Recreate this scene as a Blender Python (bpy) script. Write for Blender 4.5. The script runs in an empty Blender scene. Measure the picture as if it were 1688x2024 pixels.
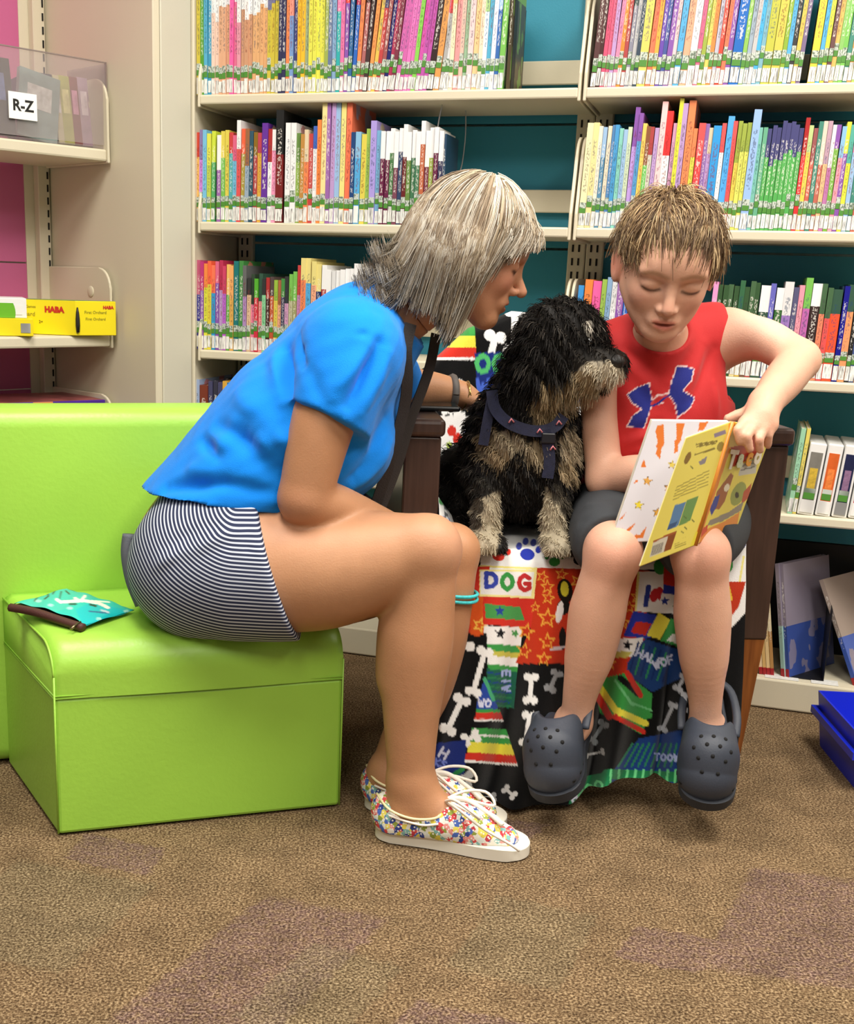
import bpy, bmesh, math, random, re
import numpy as np
from mathutils import Matrix, Vector
R_ = math.radians
rng = np.random.default_rng(7)
random.seed(7)
scene = bpy.context.scene
COL = scene.collection

# ------------------------------------------------------------------ camera
IMG_W, IMG_H = 1688, 2024
F_PX, CX, CY = 2336., 693., 1125.
PITCH, ROLL, YAW = R_(13.83), R_(1.74), R_(17.94)
CAM_H = 0.936
def _rot(p, r):
    c, s = math.cos(p), math.sin(p)
    m = np.array([[1, 0, 0], [0, -s, -c], [0, c, -s]])
    cr, sr = math.cos(r), math.sin(r)
    return np.array([[cr, -sr, 0], [sr, cr, 0], [0, 0, 1]]) @ m
CM = _rot(PITCH, ROLL)
cam_d = bpy.data.cameras.new('camera')
cam = bpy.data.objects.new('camera', cam_d); COL.objects.link(cam)
mw = Matrix.Identity(4)
for i in range(3):
    mw[i][0] = CM[0][i]; mw[i][1] = -CM[1][i]; mw[i][2] = -CM[2][i]
mw[2][3] = CAM_H
cam.matrix_world = mw
cam_d.sensor_fit = 'VERTICAL'; cam_d.sensor_height = 36.0; cam_d.sensor_width = 36.0
cam_d.lens = F_PX / IMG_H * 36.0
cam_d.shift_x = (IMG_W / 2 - CX) / IMG_H
cam_d.shift_y = (CY - IMG_H / 2) / IMG_H
cam_d.clip_start = 0.05
scene.camera = cam
def ray(x, y):
    return CM.T @ np.array([(x - CX) / F_PX, (y - CY) / F_PX, 1.0])
def at(x, y, Y):                      # a pixel's direction met with the upright plane at distance Y
    v = ray(x, y); return np.array([0, 0, CAM_H]) + v * (Y / v[1])
def flr(x, y, z=0.0):                 # a pixel's direction met with the level z
    v = ray(x, y); return np.array([0, 0, CAM_H]) + v * ((z - CAM_H) / v[2])
WD = 2.75                              # distance of the shelf fronts
WN = np.array([math.sin(YAW), math.cos(YAW), 0]); WU = np.array([math.cos(YAW), -math.sin(YAW), 0])
def wal(x, y, back=0.0):
    v = ray(x, y); return np.array([0, 0, CAM_H]) + v * ((WD + back) / (WN @ v))
def wu(x, y, back=0.0): return float(WU @ wal(x, y, back))

# ------------------------------------------------------------------ world, lights, exposure
scene.view_settings.view_transform = 'Standard'; scene.view_settings.look = 'None'
scene.view_settings.gamma = 1.0; scene.view_settings.use_curve_mapping = False
scene.view_settings.exposure = 0.22
w = bpy.data.worlds.new('room_light'); scene.world = w; w.use_nodes = True
w.node_tree.nodes['Background'].inputs[0].default_value = (1.0, 0.95, 0.88, 1)
w.node_tree.nodes['Background'].inputs[1].default_value = 0.18
CEIL = 2.75
LAMPS = [(-0.45, 1.25), (1.05, 1.25), (-0.45, -0.9), (1.05, -0.9), (2.55, 1.25)]
LAMP_W = [48, 48, 30, 30, 34]
for k, (lx, ly) in enumerate(LAMPS):
    ld = bpy.data.lights.new('ceiling_lamp', 'AREA'); ld.shape = 'RECTANGLE'; ld.size = 0.58; ld.size_y = 1.18
    ld.energy = LAMP_W[k]; ld.color = (1.0, 0.95, 0.87)
    lo = bpy.data.objects.new('ceiling_lamp', ld); COL.objects.link(lo); lo.location = (lx, ly, CEIL - 0.03)

# ------------------------------------------------------------------ helpers
def lin(c):
    if isinstance(c, str):
        c = c.lstrip('#')
        if len(c) == 3: c = ''.join(q * 2 for q in c)
        c = [int(c[i:i + 2], 16) / 255 for i in (0, 2, 4)]
    return tuple((v / 12.92 if v <= .04045 else ((v + .055) / 1.055) ** 2.4) for v in c[:3])
MATS = {}
def mat(name, col='888', rough=.6, metal=0, bump=0, bscale=200, vary=0, vscale=8, spec=.5, alpha=1, trans=0, emit=0, sheen=0, attr=None, sss=0):
    if name in MATS: return MATS[name]
    m = bpy.data.materials.new(name); m.use_nodes = True; nt = m.node_tree; b = nt.nodes['Principled BSDF']
    c = lin(col) if not (isinstance(col, tuple) and len(col) == 4) else col[:3]
    b.inputs['Base Color'].default_value = (*c, 1); b.inputs['Roughness'].default_value = rough
    b.inputs['Metallic'].default_value = metal; b.inputs['Specular IOR Level'].default_value = spec
    b.inputs['Alpha'].default_value = alpha; b.inputs['Transmission Weight'].default_value = trans
    if sheen: b.inputs['Sheen Weight'].default_value = sheen; b.inputs['Sheen Roughness'].default_value = .5
    if sss:
        b.inputs['Subsurface Weight'].default_value = sss; b.inputs['Subsurface Radius'].default_value = (.012, .005, .003); b.inputs['Subsurface Scale'].default_value = 1.0
    if emit: b.inputs['Emission Color'].default_value = (*c, 1); b.inputs['Emission Strength'].default_value = emit
    tc = nt.nodes.new('ShaderNodeTexCoord')
    src = None
    if attr:
        a = nt.nodes.new('ShaderNodeAttribute'); a.attribute_name = attr; src = a.outputs['Color']
    if vary:
        n = nt.nodes.new('ShaderNodeTexNoise'); n.inputs['Scale'].default_value = vscale; n.inputs['Detail'].default_value = 5
        nt.links.new(tc.outputs['Object'], n.inputs['Vector'])
        mr = nt.nodes.new('ShaderNodeMapRange'); mr.inputs[1].default_value = .25; mr.inputs[2].default_value = .75
        mr.inputs[3].default_value = 1 - vary; mr.inputs[4].default_value = 1 + vary
        nt.links.new(n.outputs['Fac'], mr.inputs[0])
        mx = nt.nodes.new('ShaderNodeMix'); mx.data_type = 'RGBA'; mx.blend_type = 'MULTIPLY'; mx.inputs[0].default_value = 1
        if src: nt.links.new(src, mx.inputs[6])
        else: mx.inputs[6].default_value = (*c, 1)
        nt.links.new(mr.outputs[0], mx.inputs[7]); src = mx.outputs[2]
    if src: nt.links.new(src, b.inputs['Base Color'])
    if bump:
        n = nt.nodes.new('ShaderNodeTexNoise'); n.inputs['Scale'].default_value = bscale; n.inputs['Detail'].default_value = 3
        nt.links.new(tc.outputs['Object'], n.inputs['Vector'])
        bp = nt.nodes.new('ShaderNodeBump'); bp.inputs['Strength'].default_value = bump; bp.inputs['Distance'].default_value = .004
        nt.links.new(n.outputs['Fac'], bp.inputs['Height']); nt.links.new(bp.outputs[0], b.inputs['Normal'])
    MATS[name] = m
    return m
def tag(o, label=None, cat=None, group=None, kind=None):
    if label: o['label'] = label
    if cat: o['category'] = cat
    if group: o['group'] = group
    if kind: o['kind'] = kind
    return o
def empty(name, loc=(0, 0, 0), rz=0, label=None, cat=None, group=None, kind=None):
    o = bpy.data.objects.new(name, None); COL.objects.link(o); o.empty_display_size = .05
    o.location = loc; o.rotation_euler = (0, 0, rz)
    return tag(o, label, cat, group, kind)
def link(name, me, m=None, parent=None, smooth=False):
    if m is not None:
        for q in (m if isinstance(m, (list, tuple)) else [m]): me.materials.append(q)
    o = bpy.data.objects.new(name, me); COL.objects.link(o)
    if parent: o.parent = parent
    if smooth: me.polygons.foreach_set('use_smooth', np.ones(len(me.polygons), bool))
    return o
def mesh(name, V, Fc, m=None, parent=None, smooth=False, col=None, mi=None):
    me = bpy.data.meshes.new(name)
    V = np.asarray(V, dtype=np.float32)
    if isinstance(Fc, np.ndarray):
        n, k = Fc.shape
        me.vertices.add(len(V)); me.vertices.foreach_set('co', V.ravel())
        me.loops.add(n * k); me.loops.foreach_set('vertex_index', Fc.astype(np.int32).ravel())
        me.polygons.add(n); me.polygons.foreach_set('loop_start', np.arange(0, n * k, k, dtype=np.int32))
        me.update(calc_edges=True)
    else:
        me.from_pydata([tuple(map(float, v)) for v in V], [], [tuple(map(int, f)) for f in Fc])
    if col is not None:
        a = me.color_attributes.new('Col', 'FLOAT_COLOR', 'POINT')
        c4 = np.ones((len(V), 4), np.float32); c4[:, :3] = col; a.data.foreach_set('color', c4.ravel())
    o = link(name, me, m, parent, smooth)
    if mi is not None: me.polygons.foreach_set('material_index', np.asarray(mi, np.int32))
    return o
def bm_mesh(name, bm, m, parent=None, smooth=False):
    me = bpy.data.meshes.new(name); bmesh.ops.recalc_face_normals(bm, faces=bm.faces); bm.to_mesh(me); bm.free()
    return link(name, me, m, parent, smooth)
def add_box(bm, lo, hi, bevel=0, seg=2, mtx=None):
    r = bmesh.ops.create_cube(bm, size=1); vs = r['verts']
    for v in vs:
        v.co = Vector([lo[i] + (v.co[i] + .5) * (hi[i] - lo[i]) for i in range(3)])
    es = list({e for v in vs for e in v.link_edges})
    if bevel:
        g = bmesh.ops.bevel(bm, geom=es, offset=bevel, segments=seg, profile=.5, affect='EDGES')
        vs = list({v for f in g['faces'] for v in f.verts} | {v for v in vs if v.is_valid})
    if mtx is not None:
        for v in vs: v.co = mtx @ v.co
    return vs
def box(name, lo, hi, m, parent=None, bevel=0, seg=2, smooth=False, mtx=None):
    bm = bmesh.new(); add_box(bm, lo, hi, bevel, seg, mtx); return bm_mesh(name, bm, m, parent, smooth)
def prism(name, poly, z0, z1, m, parent=None, bevel=0, seg=2, axis='z', smooth=False):
    bm = bmesh.new(); f = {'z': lambda a, b, c: (a, b, c), 'y': lambda a, b, c: (a, c, b), 'x': lambda a, b, c: (c, a, b)}[axis]
    A = [bm.verts.new(f(p[0], p[1], z0)) for p in poly]; B = [bm.verts.new(f(p[0], p[1], z1)) for p in poly]
    bm.faces.new(A); bm.faces.new(B); n = len(poly)
    for i in range(n): bm.faces.new((A[i], A[(i + 1) % n], B[(i + 1) % n], B[i]))
    if bevel: bmesh.ops.bevel(bm, geom=list(bm.edges), offset=bevel, segments=seg, profile=.5, affect='EDGES')
    return bm_mesh(name, bm, m, parent, smooth)
def spline(P, n):                       # Catmull-Rom through P
    P = np.asarray(P, float); k = len(P); t = np.linspace(0, k - 1, n); i = np.minimum(t.astype(int), k - 2); u = (t - i)[:, None]
    g = lambda j: P[np.clip(j, 0, k - 1)]
    a, b, c, d = g(i - 1), g(i), g(i + 1), g(i + 2)
    return .5 * (2 * b + (c - a) * u + (2 * a - 5 * b + 4 * c - d) * u ** 2 + (3 * b - a - 3 * c + d) * u ** 3)
def tube_arrays(P, rad, n=8, flat=None, cap=True):
    P = np.asarray(P, float); k = len(P); rad = np.broadcast_to(np.asarray(rad, float), (k,))
    T = np.gradient(P, axis=0); T /= np.linalg.norm(T, axis=1)[:, None] + 1e-12
    up = np.array([0, 0, 1.]) if abs(T[0][2]) < .9 else np.array([1., 0, 0])
    if flat is not None: up = np.asarray(flat[0], float)
    V = []; s = 1 if flat is None else flat[1]
    for i in range(k):
        a = np.cross(T[i], up); a /= np.linalg.norm(a) + 1e-12; b = np.cross(a, T[i]); up = b
        th = np.arange(n) * 2 * np.pi / n
        V.append(P[i] + rad[i] * (np.cos(th)[:, None] * a + s * np.sin(th)[:, None] * b))
    V = np.concatenate(V); Fc = []
    for i in range(k - 1):
        for j in range(n):
            Fc.append((i * n + j, i * n + (j + 1) % n, (i + 1) * n + (j + 1) % n, (i + 1) * n + j))
    if cap: Fc += [tuple(range(n))[::-1], tuple(range((k - 1) * n, k * n))]
    return V, Fc
def tube(name, P, rad, m, parent=None, n=8, flat=None, smooth=True):
    V, Fc = tube_arrays(P, rad, n, flat); return mesh(name, V, Fc, m, parent, smooth)
FONT = None
def text(name, s, size, m, parent, mtx, ext=.0004, align='CENTER', bold=0):
    c = bpy.data.curves.new(name, 'FONT'); c.body = s; c.size = size; c.extrude = ext; c.align_x = align; c.align_y = 'CENTER'
    c.offset = bold; c.resolution_u = 2
    t = bpy.data.objects.new(name + '_tmp', c); COL.objects.link(t)
    dg = bpy.context.evaluated_depsgraph_get(); me = bpy.data.meshes.new_from_object(t.evaluated_get(dg))
    bpy.data.objects.remove(t); me.transform(mtx); me.name = name
    me.materials.clear()
    return link(name, me, m, parent)
def frame(o, x, y):                    # matrix from origin and two axes (columns x, y, x cross y)
    x = Vector(x).normalized(); y = Vector(y); z = x.cross(y).normalized(); y = z.cross(x)
    M = Matrix.Identity(4)
    for i in range(3): M[i][0], M[i][1], M[i][2], M[i][3] = x[i], y[i], z[i], o[i]
    return M
# ------------------------------------------------------------------ the room
def carpet():
    m = bpy.data.materials.new('carpet'); m.use_nodes = True; nt = m.node_tree; b = nt.nodes['Principled BSDF']
    N = nt.nodes.new; L = nt.links.new
    tc = N('ShaderNodeTexCoord')
    def noise(s, d, v=None):
        n = N('ShaderNodeTexNoise'); n.inputs['Scale'].default_value = s; n.inputs['Detail'].default_value = d; n.inputs['Roughness'].default_value = .62
        L(v or tc.outputs['Object'], n.inputs['Vector']); return n
    def ramp(src, pts):
        r = N('ShaderNodeValToRGB'); L(src, r.inputs[0]); e = r.color_ramp.elements
        while len(e) < len(pts): e.new(.5)
        for q, (p, c) in zip(e, pts): q.position = p; q.color = (*lin(c), 1)
        return r
    def mix(a, bb, f, mode='MIX'):
        x = N('ShaderNodeMix'); x.data_type = 'RGBA'; x.blend_type = mode
        if isinstance(f, float): x.inputs[0].default_value = f
        else: L(f, x.inputs[0])
        L(a, x.inputs[6]); L(bb, x.inputs[7]); return x.outputs[2]
    fine = noise(260, 4); med = noise(90, 3)
    base = ramp(fine.outputs['Fac'], [(.36, '3f2f1f'), (.5, '7c6449'), (.64, 'b8a07c')])
    pur = ramp(fine.outputs['Fac'], [(.36, '3a2a2e'), (.5, '6c5254'), (.64, 'a48a84')])
    gre = ramp(fine.outputs['Fac'], [(.36, '39321f'), (.5, '746850'), (.64, 'b0a483')])
    def tiles(rects):                      # soft-edged darker carpet tiles: origin and two side vectors on the floor
        tot = None
        for P0, P1, P2 in rects:
            P0, P1, P2 = (flr(*p)[:2] for p in (P0, P1, P2)); E = np.array([P1 - P0, P2 - P0]); W = np.linalg.inv(E.T)   # rows give the two tile coordinates
            for k in range(2):
                d = N('ShaderNodeVectorMath'); d.operation = 'DOT_PRODUCT'; sb = N('ShaderNodeVectorMath'); sb.operation = 'SUBTRACT'; L(wob.outputs[0], sb.inputs[0]); sb.inputs[1].default_value = (*P0, 0)
                L(sb.outputs[0], d.inputs[0]); d.inputs[1].default_value = (*W[k], 0)
                c_ = N('ShaderNodeMath'); c_.operation = 'SUBTRACT'; c_.inputs[1].default_value = .5; L(d.outputs['Value'], c_.inputs[0]); ab_ = N('ShaderNodeMath'); ab_.operation = 'ABSOLUTE'; L(c_.outputs[0], ab_.inputs[0])
                mr = N('ShaderNodeMapRange'); mr.inputs[1].default_value = .47; mr.inputs[2].default_value = .52; mr.inputs[3].default_value = 1; mr.inputs[4].default_value = 0; L(ab_.outputs[0], mr.inputs[0])
                if k == 0: first = mr.outputs[0]
                else:
                    m_ = N('ShaderNodeMath'); m_.operation = 'MULTIPLY'; L(first, m_.inputs[0]); L(mr.outputs[0], m_.inputs[1]); one = m_.outputs[0]
            if tot is None: tot = one
            else: m_ = N('ShaderNodeMath'); m_.operation = 'MAXIMUM'; L(tot, m_.inputs[0]); L(one, m_.inputs[1]); tot = m_.outputs[0]
        return tot
    wn = noise(60, 2); wob = N('ShaderNodeVectorMath'); wob.operation = 'MULTIPLY_ADD'; L(wn.outputs['Color'], wob.inputs[0]); wob.inputs[1].default_value = (.03, .03, 0); L(tc.outputs['Object'], wob.inputs[2])
    f1 = tiles([((545, 1762), (235, 2010), (790, 1806)), ((1275, 1820), (1225, 1880), (1440, 1850)), ((1500, 1705), (1400, 1900), (1760, 1740)), ((850, 1965), (700, 2100), (1160, 2030)), ((190, 1640), (150, 1690), (350, 1670)), ((1000, 1610), (930, 1660), (1100, 1622))])
    f2 = tiles([((60, 1690), (-150, 1850), (330, 1740)), ((640, 1850), (480, 2000), (820, 1900)), ((1000, 1760), (900, 1900), (1200, 1800))])
    brk = ramp(med.outputs['Fac'], [(.3, '555'), (.6, 'd0d0d0')])
    m1 = N('ShaderNodeMath'); m1.operation = 'MULTIPLY'; L(f1, m1.inputs[0]); L(brk.outputs[0], m1.inputs[1]); m1.inputs[1].default_value = .6
    c = mix(base.outputs[0], pur.outputs[0], m1.outputs[0]); g_f = N('ShaderNodeMath'); g_f.operation = 'MULTIPLY'; g_f.inputs[1].default_value = .4; L(f2, g_f.inputs[0]); c = mix(c, gre.outputs[0], g_f.outputs[0])
    big = noise(14, 4); bg = ramp(big.outputs['Fac'], [(.3, 'c4c4c4'), (.7, 'ffffff')])
    c = mix(c, bg.outputs[0], .8, 'MULTIPLY')
    L(c, b.inputs['Base Color']); b.inputs['Roughness'].default_value = .95; b.inputs['Specular IOR Level'].default_value = .1
    bp = N('ShaderNodeBump'); bp.inputs['Strength'].default_value = .55; bp.inputs['Distance'].default_value = .006
    L(fine.outputs['Fac'], bp.inputs['Height']); L(bp.outputs[0], b.inputs['Normal'])
    return m
fl = box('floor', (-4, -3, -.05), (5, 4.5, 0), carpet()); tag(fl, kind='structure', label='brown and purple mottled carpet tiles')
cl = box('ceiling', (-4, -3, CEIL), (5, 4.5, CEIL + .05), mat('ceiling', 'e8e4da', .9)); tag(cl, kind='structure', label='off white suspended ceiling')
wallm = mat('wall_paint', 'd9d2c0', .85, bump=.1, bscale=300)
wb = box('wall_back', (-3.5, .42, 0), (3.5, .5, CEIL), wallm); wb.location = (WD * WN[0], WD * WN[1], 0); wb.rotation_euler = (0, 0, -YAW)
tag(wb, kind='structure', label='plain cream wall behind the shelving')
for k, (lx, ly) in enumerate(LAMPS):
    t = empty('ceiling_light', (lx, ly, CEIL), 0, 'recessed fluorescent ceiling panel ' + ['above the green seat', 'above the armchair', 'behind the camera to the left', 'behind the camera to the right', 'far to the right of the armchair'][k], 'light', 'ceiling light panels')
    bm = bmesh.new()
    for a in ((-.31, -.61, -.3, .61), (.3, -.61, .31, .61), (-.3, -.61, .3, -.6), (-.3, .6, .3, .61)):
        add_box(bm, (a[0], a[1], -.02), (a[2], a[3], 0))
    bm_mesh('frame', bm, mat('lamp_frame', 'f0f0ea', .5), t)
    box('diffuser', (-.3, -.6, -.008), (.3, .6, -.002), mat('diffuser', 'fff8ea', .5, emit=2.0), t)

# ------------------------------------------------------------------ main shelving
beige = mat('beige_steel', 'd8cfb6', .45, bump=.05, bscale=400)
teal = mat('teal_panel', '2a87a0', .6, bump=.06, bscale=300)
dark = mat('slot_dark', '15130f', .9)
UL, UM = wu(388, 195), wu(1150, 182)            # left end and middle of the run
UR = UM + .93
BACK = .27
LEV = [1.352, 1.060, .750, .456, .072]          # top of each shelf
def rounded_bracket(u, z, parent, h=.2, dep=BACK):
    pts = [(.0, -.028), (dep, -.028), (dep, h)]
    r = .055
    for a in range(0, 91, 15): pts.append((.035 + r - r * math.sin(R_(a)) , h - r + r * math.cos(R_(a))))
    pts.append((.0, .03))
    o = prism('end_bracket', pts, u - .0035, u + .0035, beige, parent, .0025, 2, axis='x'); o.location.z = z
    return o
def bay(name, u0, u1, label, slots_left=True):
    t = empty(name, (WD * WN[0], WD * WN[1], 0), -YAW, label, 'bookcase', 'steel bookcase bays')
    for k, z in enumerate(LEV):
        if k < 4:
            s = box('shelf', (u0 + .008, 0, z - .022), (u1 - .008, BACK - .005, z), beige, t, .004, 2)
            rounded_bracket(u0 + .006, z, t); rounded_bracket(u1 - .006, z, t)
            box('back_rail', (u0 + .02, BACK - .02, z + .045), (u1 - .02, BACK - .008, z + .098), beige, t, .002, 1)
        else:
            box('base_shelf', (u0 + .008, 0, z - .07), (u1 - .008, BACK, z), beige, t, .004, 2)
    box('base_back_panel', (u0, BACK + .002, .003), (u1, BACK + .02, .345), mat('black_panel', '101314', .6), t)  # lowest back section coloured black to carry the shelf shadow behind the base shelf
    for a, b in ((.345, .71), (.71, 1.02), (1.02, 1.31), (1.31, 1.95)):
        box('back_panel', (u0, BACK + .002, a + .003), (u1, BACK + .02, b - .003), teal, t)
    for u in (u0 + .022, u1 - .022):
        up = box('upright', (u - .021, BACK - .018, 0), (u + .021, BACK + .002, 1.95), beige, t, .003, 1)
        bm = bmesh.new()
        for q in range(60):
            for du in (-.011, .004):
                add_box(bm, (u + du, BACK - .0195, .06 + q * .0318), (u + du + .0045, BACK - .0175, .077 + q * .0318))
        tag(bm_mesh('slot_row', bm, dark, up), kind='stuff')
    return t
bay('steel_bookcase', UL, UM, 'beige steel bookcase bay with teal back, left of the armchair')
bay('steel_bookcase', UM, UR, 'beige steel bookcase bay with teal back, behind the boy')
# end panel of the run and the narrow filler that closes the corner
ep = box('end_panel', (UL - .028, -.0, 0), (UL - .006, BACK + .02, 1.95), beige, None, .003, 1)
ep.location = (WD * WN[0], WD * WN[1], 0); ep.rotation_euler = (0, 0, -YAW); tag(ep, 'tall beige steel end panel closing the main book run', 'panel')

# ------------------------------------------------------------------ angled unit on the left
A2 = R_(45.17)
E2 = np.array([math.cos(A2), math.sin(A2), 0]); B2 = np.array([-math.sin(A2), math.cos(A2), 0])   # along the shelves / towards the back
PF = at(320, 480, 2.93); PF[2] = 0
def in_left(s, b, z): return PF + E2 * s + B2 * b + np.array([0, 0, z])
LU = empty('angled_bookcase', PF, A2, 'beige steel bookcase with pink back panels, at the left edge', 'bookcase')
box('side_panel', (-.02, 0, 0), (0, .53, 1.95), beige, LU, .003, 1)
pink = mat('pink_panel', 'c2608e', .6, bump=.05, bscale=300)
SB = .47                                        # depth of the back panel
def z_left(px, py, b):                         # height of a pixel on the side panel plane at depth b
    v = ray(px, py); nrm = E2; t = (nrm @ (PF - np.array([0, 0, CAM_H]) * 0 - 0)) ; o = np.array([0, 0, CAM_H])
    t = (nrm @ (PF - o)) / (nrm @ v); p = o + v * t; return p, (p - PF) @ B2
ZL = []
for py in (298, 662, 905): ZL.append(z_left(236, py, 0)[0][2])
BL = z_left(238, 480, 0)[1]                    # depth at which the shelf fronts stand
BU = z_left(116, 480, 0)[1]                    # depth of the uprights
for k, z in enumerate(ZL):
    s = box('shelf', (-1.1, BL, z - .028), (-.034, BU, z), beige, LU, .005, 2)
    pts = [(BL - .004, -.032), (BU, -.032), (BU, .165)]
    for a in range(0, 91, 15): pts.append((BL + .05 - .05 * math.sin(R_(a)), .165 - .05 + .05 * math.cos(R_(a))))
    br = prism('end_bracket', pts, -.034, -.027, beige, LU, .003, 2, axis='x'); br.location.z = z
    bm = bmesh.new(); bmesh.ops.create_uvsphere(bm, u_segments=16, v_segments=8, radius=.014)
    dmp = bm_mesh('dimple', bm, beige, LU, True); dmp.scale = (.25, 1, 1); dmp.location = (-.0345, BL + .085, z + .105)
up = box('upright', (-.058, BU - .004, 0), (-.024, BU + .02, 1.95), beige, LU, .002, 1)
bm = bmesh.new()
for q in range(60): add_box(bm, (-.033, BU - .006, .05 + q * .0318), (-.029, BU - .003, .068 + q * .0318))
tag(bm_mesh('slot_row', bm, dark, up), kind='stuff')
for a, b in ((0, .62), (.62, .95), (.95, 1.95)): box('back_panel', (-1.1, BU + .022, a + .002), (-.085, BU + .035, b - .002), pink, LU)
box('back_post', (-.085, BU + .02, 0), (-.02, BU + .03, 1.95), beige, LU)
PE = (wal(383, 480)); PE[2] = 0
d2 = PE - PF; L2 = np.linalg.norm(d2)
fp = box('corner_filler_panel', (0.002, 0, 0), (L2 - .008, .012, 1.95), mat('filler_steel', 'cfcbb9', .45, bump=.05, bscale=400), None, .002, 1)
fp.location = PF; fp.rotation_euler = (0, 0, math.atan2(d2[1], d2[0])); tag(fp, 'narrow beige upright filler panel between the two bookcases', 'panel')
# ------------------------------------------------------------------ books
def book_material():
    m = bpy.data.materials.new('book_cover'); m.use_nodes = True; nt = m.node_tree; b = nt.nodes['Principled BSDF']
    N = nt.nodes.new; L = nt.links.new
    tc = N('ShaderNodeTexCoord'); sp = N('ShaderNodeSeparateXYZ'); L(tc.outputs['Object'], sp.inputs[0])
    oi = N('ShaderNodeObjectInfo')
    def attr(n):
        a = N('ShaderNodeAttribute'); a.attribute_type = 'OBJECT'; a.attribute_name = n; return a
    def math_(op, a, c=None):
        x = N('ShaderNodeMath'); x.operation = op
        for i, q in enumerate((a, c)):
            if q is None: continue
            if isinstance(q, (int, float)): x.inputs[i].default_value = q
            else: L(q, x.inputs[i])
        return x.outputs[0]
    def mix(a, c, f):
        x = N('ShaderNodeMix'); x.data_type = 'RGBA'; L(f, x.inputs[0]); L(a, x.inputs[6]); L(c, x.inputs[7]); return x.outputs[2]
    c2, c3 = attr('band_colour'), attr('text_colour'); spl = attr('band_split')
    up = math_('GREATER_THAN', sp.outputs['Z'], spl.outputs['Fac'])
    c = mix(oi.outputs['Color'], c2.outputs['Color'], up)
    # title lettering: short marks along the spine
    mp = N('ShaderNodeMapping'); L(tc.outputs['Object'], mp.inputs[0]); mp.inputs['Scale'].default_value = (5, .5, 46)
    add = N('ShaderNodeVectorMath'); L(mp.outputs[0], add.inputs[0]); rr = N('ShaderNodeCombineXYZ'); r100 = math_('MULTIPLY', oi.outputs['Random'], 90.0); L(r100, rr.inputs[1]); L(r100, rr.inputs[2]); L(rr.outputs[0], add.inputs[1])
    n = N('ShaderNodeTexNoise'); n.inputs['Scale'].default_value = 1.0; n.inputs['Detail'].default_value = 2; L(add.outputs[0], n.inputs['Vector'])
    t = math_('GREATER_THAN', n.outputs['Fac'], .53)
    ax = math_('LESS_THAN', math_('ABSOLUTE', sp.outputs['X']), .27)
    z0 = math_('GREATER_THAN', sp.outputs['Z'], .34); z1 = math_('LESS_THAN', sp.outputs['Z'], .84)
    front = math_('LESS_THAN', sp.outputs['Y'], .02)
    mask = math_('MULTIPLY', math_('MULTIPLY', math_('MULTIPLY', t, ax), math_('MULTIPLY', z0, z1)), front)
    mask = math_('MULTIPLY', mask, .55)
    c = mix(c, c3.outputs['Color'], mask)
    # artwork blotches on the boards
    n2 = N('ShaderNodeTexNoise'); n2.inputs['Scale'].default_value = 4; L(tc.outputs['Object'], n2.inputs['Vector'])
    side = math_('MULTIPLY', math_('SUBTRACT', 1.0, front), math_('GREATER_THAN', n2.outputs['Fac'], .55))
    c = mix(c, c2.outputs['Color'], math_('MULTIPLY', side, .7))
    L(c, b.inputs['Base Color']); b.inputs['Roughness'].default_value = .33
    return m
BOOKM = book_material(); PAGE = mat('page_edges', 'e6dfcc', .9, vary=.06, vscale=60)
def label_mat(name, base, ink, sx, sz, thr):
    m = bpy.data.materials.new(name); m.use_nodes = True; nt = m.node_tree; b = nt.nodes['Principled BSDF']; N = nt.nodes.new; L = nt.links.new
    tc = N('ShaderNodeTexCoord'); mp = N('ShaderNodeMapping'); mp.inputs['Scale'].default_value = (sx, 1, sz); L(tc.outputs['Object'], mp.inputs[0])
    oi = N('ShaderNodeObjectInfo'); ad = N('ShaderNodeVectorMath'); L(mp.outputs[0], ad.inputs[0])
    k = N('ShaderNodeMath'); k.operation = 'MULTIPLY'; k.inputs[1].default_value = 70; L(oi.outputs['Random'], k.inputs[0]); L(k.outputs[0], ad.inputs[1])
    n = N('ShaderNodeTexNoise'); n.inputs['Scale'].default_value = 1; n.inputs['Detail'].default_value = 1; L(ad.outputs[0], n.inputs['Vector'])
    r = N('ShaderNodeValToRGB'); L(n.outputs['Fac'], r.inputs[0]); e = r.color_ramp.elements
    e[0].position = thr; e[0].color = (*lin(base), 1); e[1].position = thr + .08; e[1].color = (*lin(ink), 1)
    L(r.outputs[0], b.inputs['Base Color']); b.inputs['Roughness'].default_value = .4
    return m
LABM = label_mat('barcode_label', 'efeee9', '8a8a88', 9, 1.2, .52)
GRNM = mat('green_sticker', '4d8a34', .45); GRYM = label_mat('grey_sticker', 'c3ccc2', '6a7a68', 4, 3, .5)
def unit_cover():
    t = .09; e = .012
    P = [(-.5, 0), (.5, 0), (.5, 1), (.5 - t, 1), (.5 - t, e * 2), (-.5 + t, e * 2), (-.5 + t, 1), (-.5, 1)]
    V = [(x, y, z) for z in (0, 1) for x, y in P]
    F_ = [(i, (i + 1) % 8, 8 + (i + 1) % 8, 8 + i) for i in range(8)]
    for o in (0, 8):
        q = [(0, 1, 4, 5), (1, 2, 3, 4), (0, 5, 6, 7)]
        F_ += [tuple(o + i for i in (f if o else f[::-1])) for f in q]
    me = bpy.data.meshes.new('book_cover'); me.from_pydata(V, [], F_); me.materials.append(BOOKM); return me
def unit_box(name, lo, hi, m, split=None):
    bm = bmesh.new(); add_box(bm, lo, hi); me = bpy.data.meshes.new(name); bm.to_mesh(me); bm.free(); me.materials.append(m); return me
M_COVER = unit_cover(); M_PAGE = unit_box('page_block', (-.41, .025, .015), (.41, .97, .985), PAGE)
M_LAB = unit_box('spine_label', (-.46, -.004, 0), (.46, 0, 1), LABM)
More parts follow.
